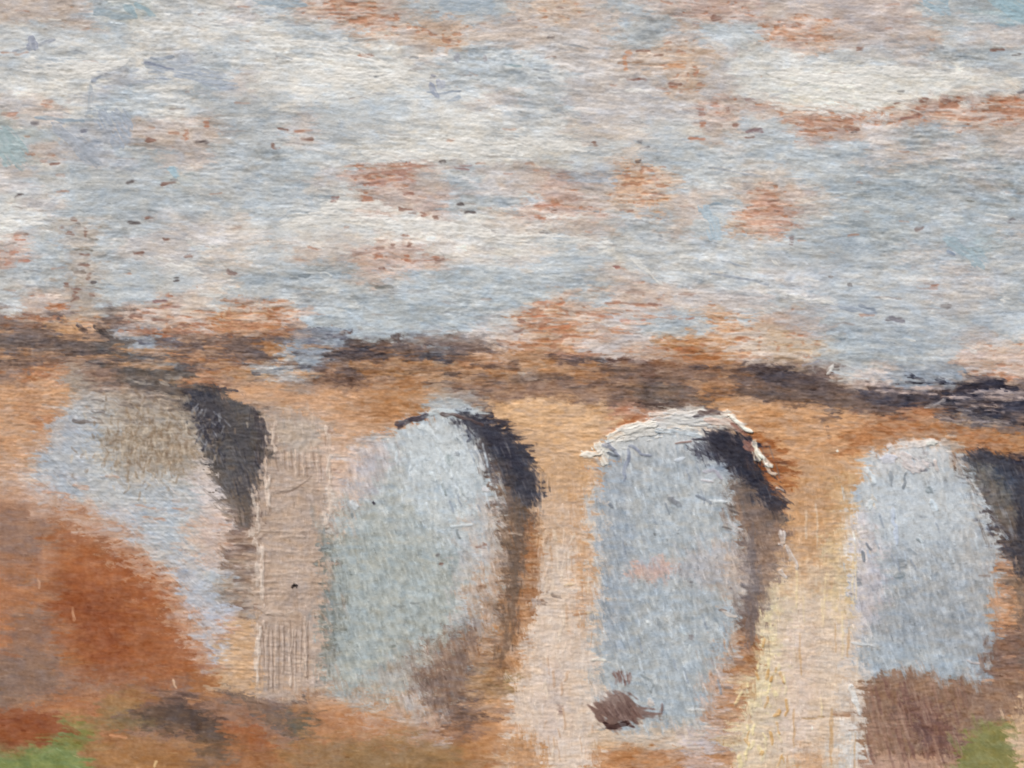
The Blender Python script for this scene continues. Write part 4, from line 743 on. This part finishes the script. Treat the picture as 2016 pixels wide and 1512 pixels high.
for i in range(16):                                      # level scrapes along the arch edges and pier flanks
    k = i % 4; x0 = [980, 1150, 1440, 1950][k] + rng.normal(0, 14); y0 = rng.uniform(1010, 1340)
    c = [[(214, 190, 172), (120, 84, 62)], [(222, 196, 160), (164, 112, 76)], [(210, 190, 178), (120, 96, 82)], [(210, 160, 126), (122, 96, 84)]][k][i // 4 % 2]
    drag(x0 - 10, y0, x0 + rng.uniform(4, 16), y0 + rng.normal(0, 2), rng.uniform(3, 5.5), c, .7, .15, .8)
for i in range(22):                                       # pale vertical drags down the yellow pier
    x0 = rng.uniform(1560, 1690); y0 = rng.uniform(960, 1460); line([(x0, y0), (x0 + rng.normal(0, 2), y0 + rng.uniform(40, 110))], rng.uniform(2.5, 5), [(238, 216, 172), (226, 206, 184), (198, 158, 112)][i % 3], .6, .4, 1.2 if i % 3 < 2 else -.4, .2)
for i in range(60):
    x0 = rng.uniform(1450, 1550); y0 = rng.uniform(1240, 1500)
    if x0 > 1560 - (y0 - 1150) * .35 - 30: line([(x0, y0), (x0 + rng.normal(0, 5), y0 + rng.uniform(8, 26))], rng.uniform(3, 7), [(240, 222, 170), (206, 160, 100), (232, 214, 178)][i % 3], .75, .5, 1.6)
for i in range(50):
    x0 = rng.uniform(1060, 1165); y0 = rng.uniform(960, 1460); line([(x0, y0), (x0 + rng.normal(0, 4), y0 + rng.uniform(14, 46))], rng.uniform(2.5, 5), [(232, 212, 190), (196, 158, 126), (224, 200, 182)][i % 3], .6, .5, 1.2)
# brown field in arch four: upright drags, dark and light
for i in range(90):
    x0 = rng.uniform(1700, 1890); y0 = rng.uniform(1330, 1470); L_ = rng.uniform(24, 70)
    line([(x0, y0), (x0 + L_ * .25, y0 + L_)], rng.uniform(3, 7), [(118, 84, 76), (172, 140, 122), (132, 98, 84), (160, 124, 106)][i % 4], .55, .5, .8, .25)
# bush in arch three
region([(1166, 1388), (1190, 1370), (1215, 1362), (1240, 1366), (1256, 1388), (1262, 1410), (1240, 1424), (1205, 1438), (1186, 1424), (1168, 1405)], (112, 84, 75), 4, 12, 35, alpha=.88)
region([(1245, 1392), (1280, 1398), (1306, 1402), (1298, 1412), (1250, 1416)], (120, 90, 80), 3, 9, 5, alpha=.8)
region([(1178, 1372), (1215, 1358), (1236, 1375), (1200, 1392)], (170, 150, 140), 4, 12, 60, alpha=.5, dry=.4)
line([(1190, 1424), (1206, 1433), (1222, 1425), (1238, 1422)], 8, (52, 30, 28), .95, .8, 0); line([(1238, 1426), (1246, 1428)], 6, (70, 46, 44), .85, .9, 0)
for q in range(12): line([(1206 + q * 3, 1322 + rng.normal(0, 4)), (1212 + q * 2.4, 1340 + rng.normal(0, 5))], 4, (126, 94, 86), .7, .9, 0)
for i in range(24):
    x0 = rng.uniform(1176, 1248); y0 = rng.uniform(1376, 1416); line([(x0, y0), (x0 + 8, y0 + 12)], 3, (148, 124, 116) if i % 2 else (88, 64, 60), .6, .4, .6)
for i in range(46):
    x0 = rng.uniform(140, 370); y0 = rng.uniform(740, 830); drag(x0, y0, x0 + rng.uniform(14, 50), y0 + rng.uniform(-2, 8), rng.uniform(4, 9), [(122, 106, 96), (96, 86, 84), (180, 168, 156)][i % 3], .6, .4)
for i in range(50):
    x0 = rng.uniform(60, 440); y0 = rng.uniform(930, 1060) + max(0, x0 - 200) * .3; drag(x0, y0, x0 + rng.uniform(14, 44), y0 + rng.uniform(-2, 5), rng.uniform(4, 8), [(204, 184, 172), (196, 146, 116), (190, 190, 194)][i % 3], .6, .38)
# stipple in arch one
for i in range(260):
    x0 = rng.normal(292, 58); y0 = rng.normal(868, 40) + (x0 - 292) * -.15; line([(x0, y0), (x0 + rng.normal(0, 5), y0 + rng.uniform(6, 16))], rng.uniform(3, 5.5), [(126, 104, 84), (144, 120, 96), (206, 190, 170)][i % 3], .5, .9, .5)
for i in range(60):
    x0 = rng.uniform(385, 445); y0 = rng.uniform(790, 870) + (x0 - 385) * .5; line([(x0, y0), (x0 + rng.normal(0, 8), y0 + rng.uniform(8, 18))], rng.uniform(2.5, 5), [(44, 42, 54), (150, 150, 154), (70, 66, 72)][i % 3], .6, .4, 1.0)
for i in range(90):                                       # bristle combing inside the dark undersides
    k = [(0, 420, 515, 860, 950), (1, 940, 1050, 860, 980), (2, 1400, 1530, 870, 990), (3, 1900, 2016, 900, 1000)][i % 4]
    x0 = rng.uniform(k[1], k[2]); y0 = rng.uniform(k[3], k[4])
    sy, sx_ = box(x0, y0, x0 + 1, y0 + 1)
    if C[sy.start, sx_.start].mean() < 110: line([(x0, y0), (x0 + 8, y0 + rng.uniform(14, 30))], 2.6, (112, 108, 112) if i % 3 else (44, 42, 52), .55, .4, 1.0)
for i in range(70):                                       # short strokes hatched across the arch skies
    k = [(820, 960, 870, 1000), (1200, 1430, 900, 1080), (1200, 1420, 1180, 1400), (1720, 1920, 940, 1120)][i % 4]
    x0 = rng.uniform(k[0], k[1]); y0 = rng.uniform(k[2], k[3]); line([(x0, y0), (x0 + 7, y0 + rng.uniform(14, 30))], rng.uniform(3, 5), [(212, 220, 226), (146, 154, 166), (204, 212, 218)][i % 3], .65, .4, 1.6)

C = np.clip(C, 8, 250)
H *= 1 - .55 * np.clip(Msoft, 0, 1)

# ------------------------------------------------------------------ which painted thing each spot belongs to
lab = np.zeros((NY, NX), np.int16)                        # 0 sky
names = ['sky']; info = {0: ('painted_sky', None)}
jag = (vn(24, 7, 70) - .5) * 14 + (vn(9, 5, 71) - .5) * 7
def assign(pts, key, grow=0.0, jg=1.0):
    pts = smooth_poly(pts); px = [p[0] for p in pts]; py = [p[1] for p in pts]
    sy, sx_ = box(min(px) - 30, min(py) - 30, max(px) + 30, max(py) + 30)
    d = poly_sd(pts, X[sy, sx_], Y[sy, sx_]) + jag[sy, sx_] * jg
    sub = lab[sy, sx_]; sub[d < grow] = key
VIA, PARA, HILLK, GL, GR, FLD, BSH = 1, 2, 3, 4, 5, 6, 7
top = np.interp(xs, [-240, 0, 120, 200, 300, 520, 590, 690, 880, 1000, 1200, 1400, 1560, 1700, 1850, 2030, 2260], [640, 632, 628, 645, 660, 655, 656, 672, 680, 692, 700, 714, 730, 752, 770, 790, 815])[None, :]
lab[(Y + jag) > top] = VIA
assign(PARAPET, PARA)
for i, p in enumerate(PIER): assign(p, 20 + i)
for i, p in enumerate(ARCH): assign(p, 30 + i)
assign(HILL, HILLK); assign(FIELD, FLD); assign(GRASS_L, GL); assign(GRASS_R, GR)
for i, p in enumerate(SHADOW): assign(p, 40 + i, 0, .5)
assign(BUSH, BSH, 1, .4)
k = 60; HLK = []
for hr in HL:
    if hr is None: continue
    sy, sx_, m = hr; sub = lab[sy, sx_]; sub[m > .45] = k; HLK.append(k); k += 1

# ------------------------------------------------------------------ materials
def lin(c):
    c = c / 255.0
    return np.where(c <= .04045, c / 12.92, ((c + .055) / 1.055) ** 2.4)
albedo = np.clip(lin(C) / GAIN, .004, .92).astype(np.float32)

def paint_material(name, rough, spec, grain_scale, grain_amt):
    m = bpy.data.materials.new(name); m.use_nodes = True
    nt = m.node_tree; p = nt.nodes["Principled BSDF"]
    at = nt.nodes.new("ShaderNodeAttribute"); at.attribute_name = "pigment"
    tc = nt.nodes.new("ShaderNodeTexCoord")
    mp = nt.nodes.new("ShaderNodeMapping"); mp.inputs["Scale"].default_value = (1.0, 1.0, 2.6)
    no = nt.nodes.new("ShaderNodeTexNoise"); no.inputs["Scale"].default_value = grain_scale; no.inputs["Detail"].default_value = 3
    mr = nt.nodes.new("ShaderNodeMapRange"); mr.inputs[1].default_value = .3; mr.inputs[2].default_value = .7
    mr.inputs[3].default_value = 1 - grain_amt; mr.inputs[4].default_value = 1 + grain_amt
    vm = nt.nodes.new("ShaderNodeVectorMath"); vm.operation = 'SCALE'
    rr = nt.nodes.new("ShaderNodeMapRange"); rr.inputs[3].default_value = rough - .1; rr.inputs[4].default_value = rough + .12
    L = nt.links.new
    L(tc.outputs["Object"], mp.inputs[0]); L(mp.outputs[0], no.inputs["Vector"]); L(no.outputs["Fac"], mr.inputs[0])
    L(at.outputs["Color"], vm.inputs[0]); L(mr.outputs[0], vm.inputs["Scale"]); L(vm.outputs[0], p.inputs["Base Color"])
    L(no.outputs["Fac"], rr.inputs[0]); L(rr.outputs[0], p.inputs["Roughness"])
    p.inputs["Specular IOR Level"].default_value = spec
    return m
MAT_THIN = paint_material("thin_oil_paint", .62, .18, 2600, .05)
MAT_BODY = paint_material("body_oil_paint", .44, .34, 2600, .05)
MAT_GLOSS = paint_material("loaded_oil_paint", .38, .40, 2600, .04)

def plain_material(name, c1, c2, scale, rough):
    m = bpy.data.materials.new(name); m.use_nodes = True
    nt = m.node_tree; p = nt.nodes["Principled BSDF"]
    no = nt.nodes.new("ShaderNodeTexNoise"); no.inputs["Scale"].default_value = scale; no.inputs["Detail"].default_value = 6
    cr = nt.nodes.new("ShaderNodeValToRGB"); cr.color_ramp.elements[0].color = (*c1, 1); cr.color_ramp.elements[1].color = (*c2, 1)
    cr.color_ramp.elements[0].position = .3; cr.color_ramp.elements[1].position = .7
    nt.links.new(no.outputs["Fac"], cr.inputs[0]); nt.links.new(cr.outputs[0], p.inputs["Base Color"])
    p.inputs["Roughness"].default_value = rough
    return m
MAT_BOARD = plain_material("primed_board", (.30, .12, .06), (.38, .17, .09), 90, .8)
MAT_WALL = plain_material("plaster", (.58, .56, .52), (.64, .62, .58), 18, .9)

# ------------------------------------------------------------------ meshes
RELIEF = .62                                              # photograph pixels of relief per unit of H
PWX = wx(X).astype(np.float32); PWZ = wz(Y).astype(np.float32)
edge_fall = np.minimum(np.minimum(X - xs[0], xs[-1] - X), np.minimum(Y - ys[0], ys[-1] - Y))
PWY = (-(H * RELIEF + 6.0) * PX).astype(np.float32)
face_lab = lab[:-1, :-1]
vid = np.arange(NY * NX).reshape(NY, NX)
def build(name, keys, mat, parent):
    keys = [keys] if np.isscalar(keys) else keys
    sel = np.isin(face_lab, keys)
    ii, jj = np.nonzero(sel)
    if len(ii) == 0: return None
    a = vid[ii, jj]; b = vid[ii + 1, jj]; c = vid[ii + 1, jj + 1]; d = vid[ii, jj + 1]
    quads = np.stack([a, b, c, d], 1)
    used, inv = np.unique(quads.ravel(), return_inverse=True)
    me = bpy.data.meshes.new(name)
    me.vertices.add(len(used)); me.loops.add(quads.size); me.polygons.add(len(quads))
    co = np.stack([PWX.ravel()[used], PWY.ravel()[used], PWZ.ravel()[used]], 1).astype(np.float32)
    me.vertices.foreach_set("co", co.ravel())
    me.loops.foreach_set("vertex_index", inv.astype(np.int32).ravel())
    me.polygons.foreach_set("loop_start", np.arange(0, quads.size, 4, dtype=np.int32))
    me.update(calc_edges=True)
    me.polygons.foreach_set("use_smooth", np.ones(len(quads), bool))
    at = me.attributes.new("pigment", 'FLOAT_COLOR', 'POINT')
    rgba = np.ones((len(used), 4), np.float32); rgba[:, :3] = albedo.reshape(-1, 3)[used]
    at.data.foreach_set("color", rgba.ravel())
    me.materials.append(mat)
    o = bpy.data.objects.new(name, me); scene.collection.objects.link(o)
    if parent is not None: o.parent = parent
    return o

def boxobj(name, x0, x1, y0, y1, z0, z1, mat, parent=None):
    v = [(x, y, z) for x in (x0, x1) for y in (y0, y1) for z in (z0, z1)]
    f = [(0, 1, 3, 2), (4, 6, 7, 5), (0, 4, 5, 1), (2, 3, 7, 6), (0, 2, 6, 4), (1, 5, 7, 3)]
    me = bpy.data.meshes.new(name); me.from_pydata(v, [], f); me.materials.append(mat)
    o = bpy.data.objects.new(name, me); scene.collection.objects.link(o)
    if parent is not None: o.parent = parent
    return o

wall = boxobj("wall", -2.5, 2.5, .0125, .15, 0, 2.9, MAT_WALL); wall['kind'] = 'structure'

painting = bpy.data.objects.new("painting", None); scene.collection.objects.link(painting)
painting['label'] = "small oil painting of a pale stone viaduct under a cloudy sky"
painting['category'] = "painting"
boxobj("board", float(wx(xs[0])), float(wx(xs[-1])), 0.0, .0120, float(wz(ys[-1])), float(wz(ys[0])), MAT_BOARD, painting)
build("painted_sky", 0, MAT_THIN, painting)['label'] = "cloudy sky in dragged grey, white and pink strokes"
via = build("painted_viaduct", VIA, MAT_THIN, painting); via['label'] = "ochre viaduct wall above the arches"
hill = build("painted_hillside", HILLK, MAT_THIN, painting); hill['label'] = "rust-brown hillside and foreground"
g1 = build("painted_grass", GL, MAT_THIN, painting); g1['label'] = "green grass in the bottom left corner"
g2 = build("painted_grass", GR, MAT_THIN, painting); g2['label'] = "olive green grass at the foot of the right arch"
fl = build("painted_field", FLD, MAT_BODY, painting); fl['label'] = "brown field seen through the right arch"
bs = build("painted_bush", BSH, MAT_BODY, painting); bs['label'] = "dark brown bush at the foot of the third arch"
pp = build("parapet", PARA, MAT_BODY, via); pp['label'] = "dark dragged line of the coping"
lbl = ["taupe pier with combed ridges", "pinkish cream pier", "pale yellow pier", "sandy pier at the right edge"]
for i in range(4):
    o = build("pier", 20 + i, MAT_BODY, via); o['label'] = lbl[i]
lbl = ["wide opening with brown stipple beside the hillside", "greenish grey opening", "blue-grey opening under an ivory ridge", "pale blue opening above the brown field"]
for i in range(4):
    o = build("arch_opening", 30 + i, MAT_BODY, via); o['label'] = lbl[i]
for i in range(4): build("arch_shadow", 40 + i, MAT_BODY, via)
for kk in HLK: build("highlight_stroke", kk, MAT_GLOSS, via)
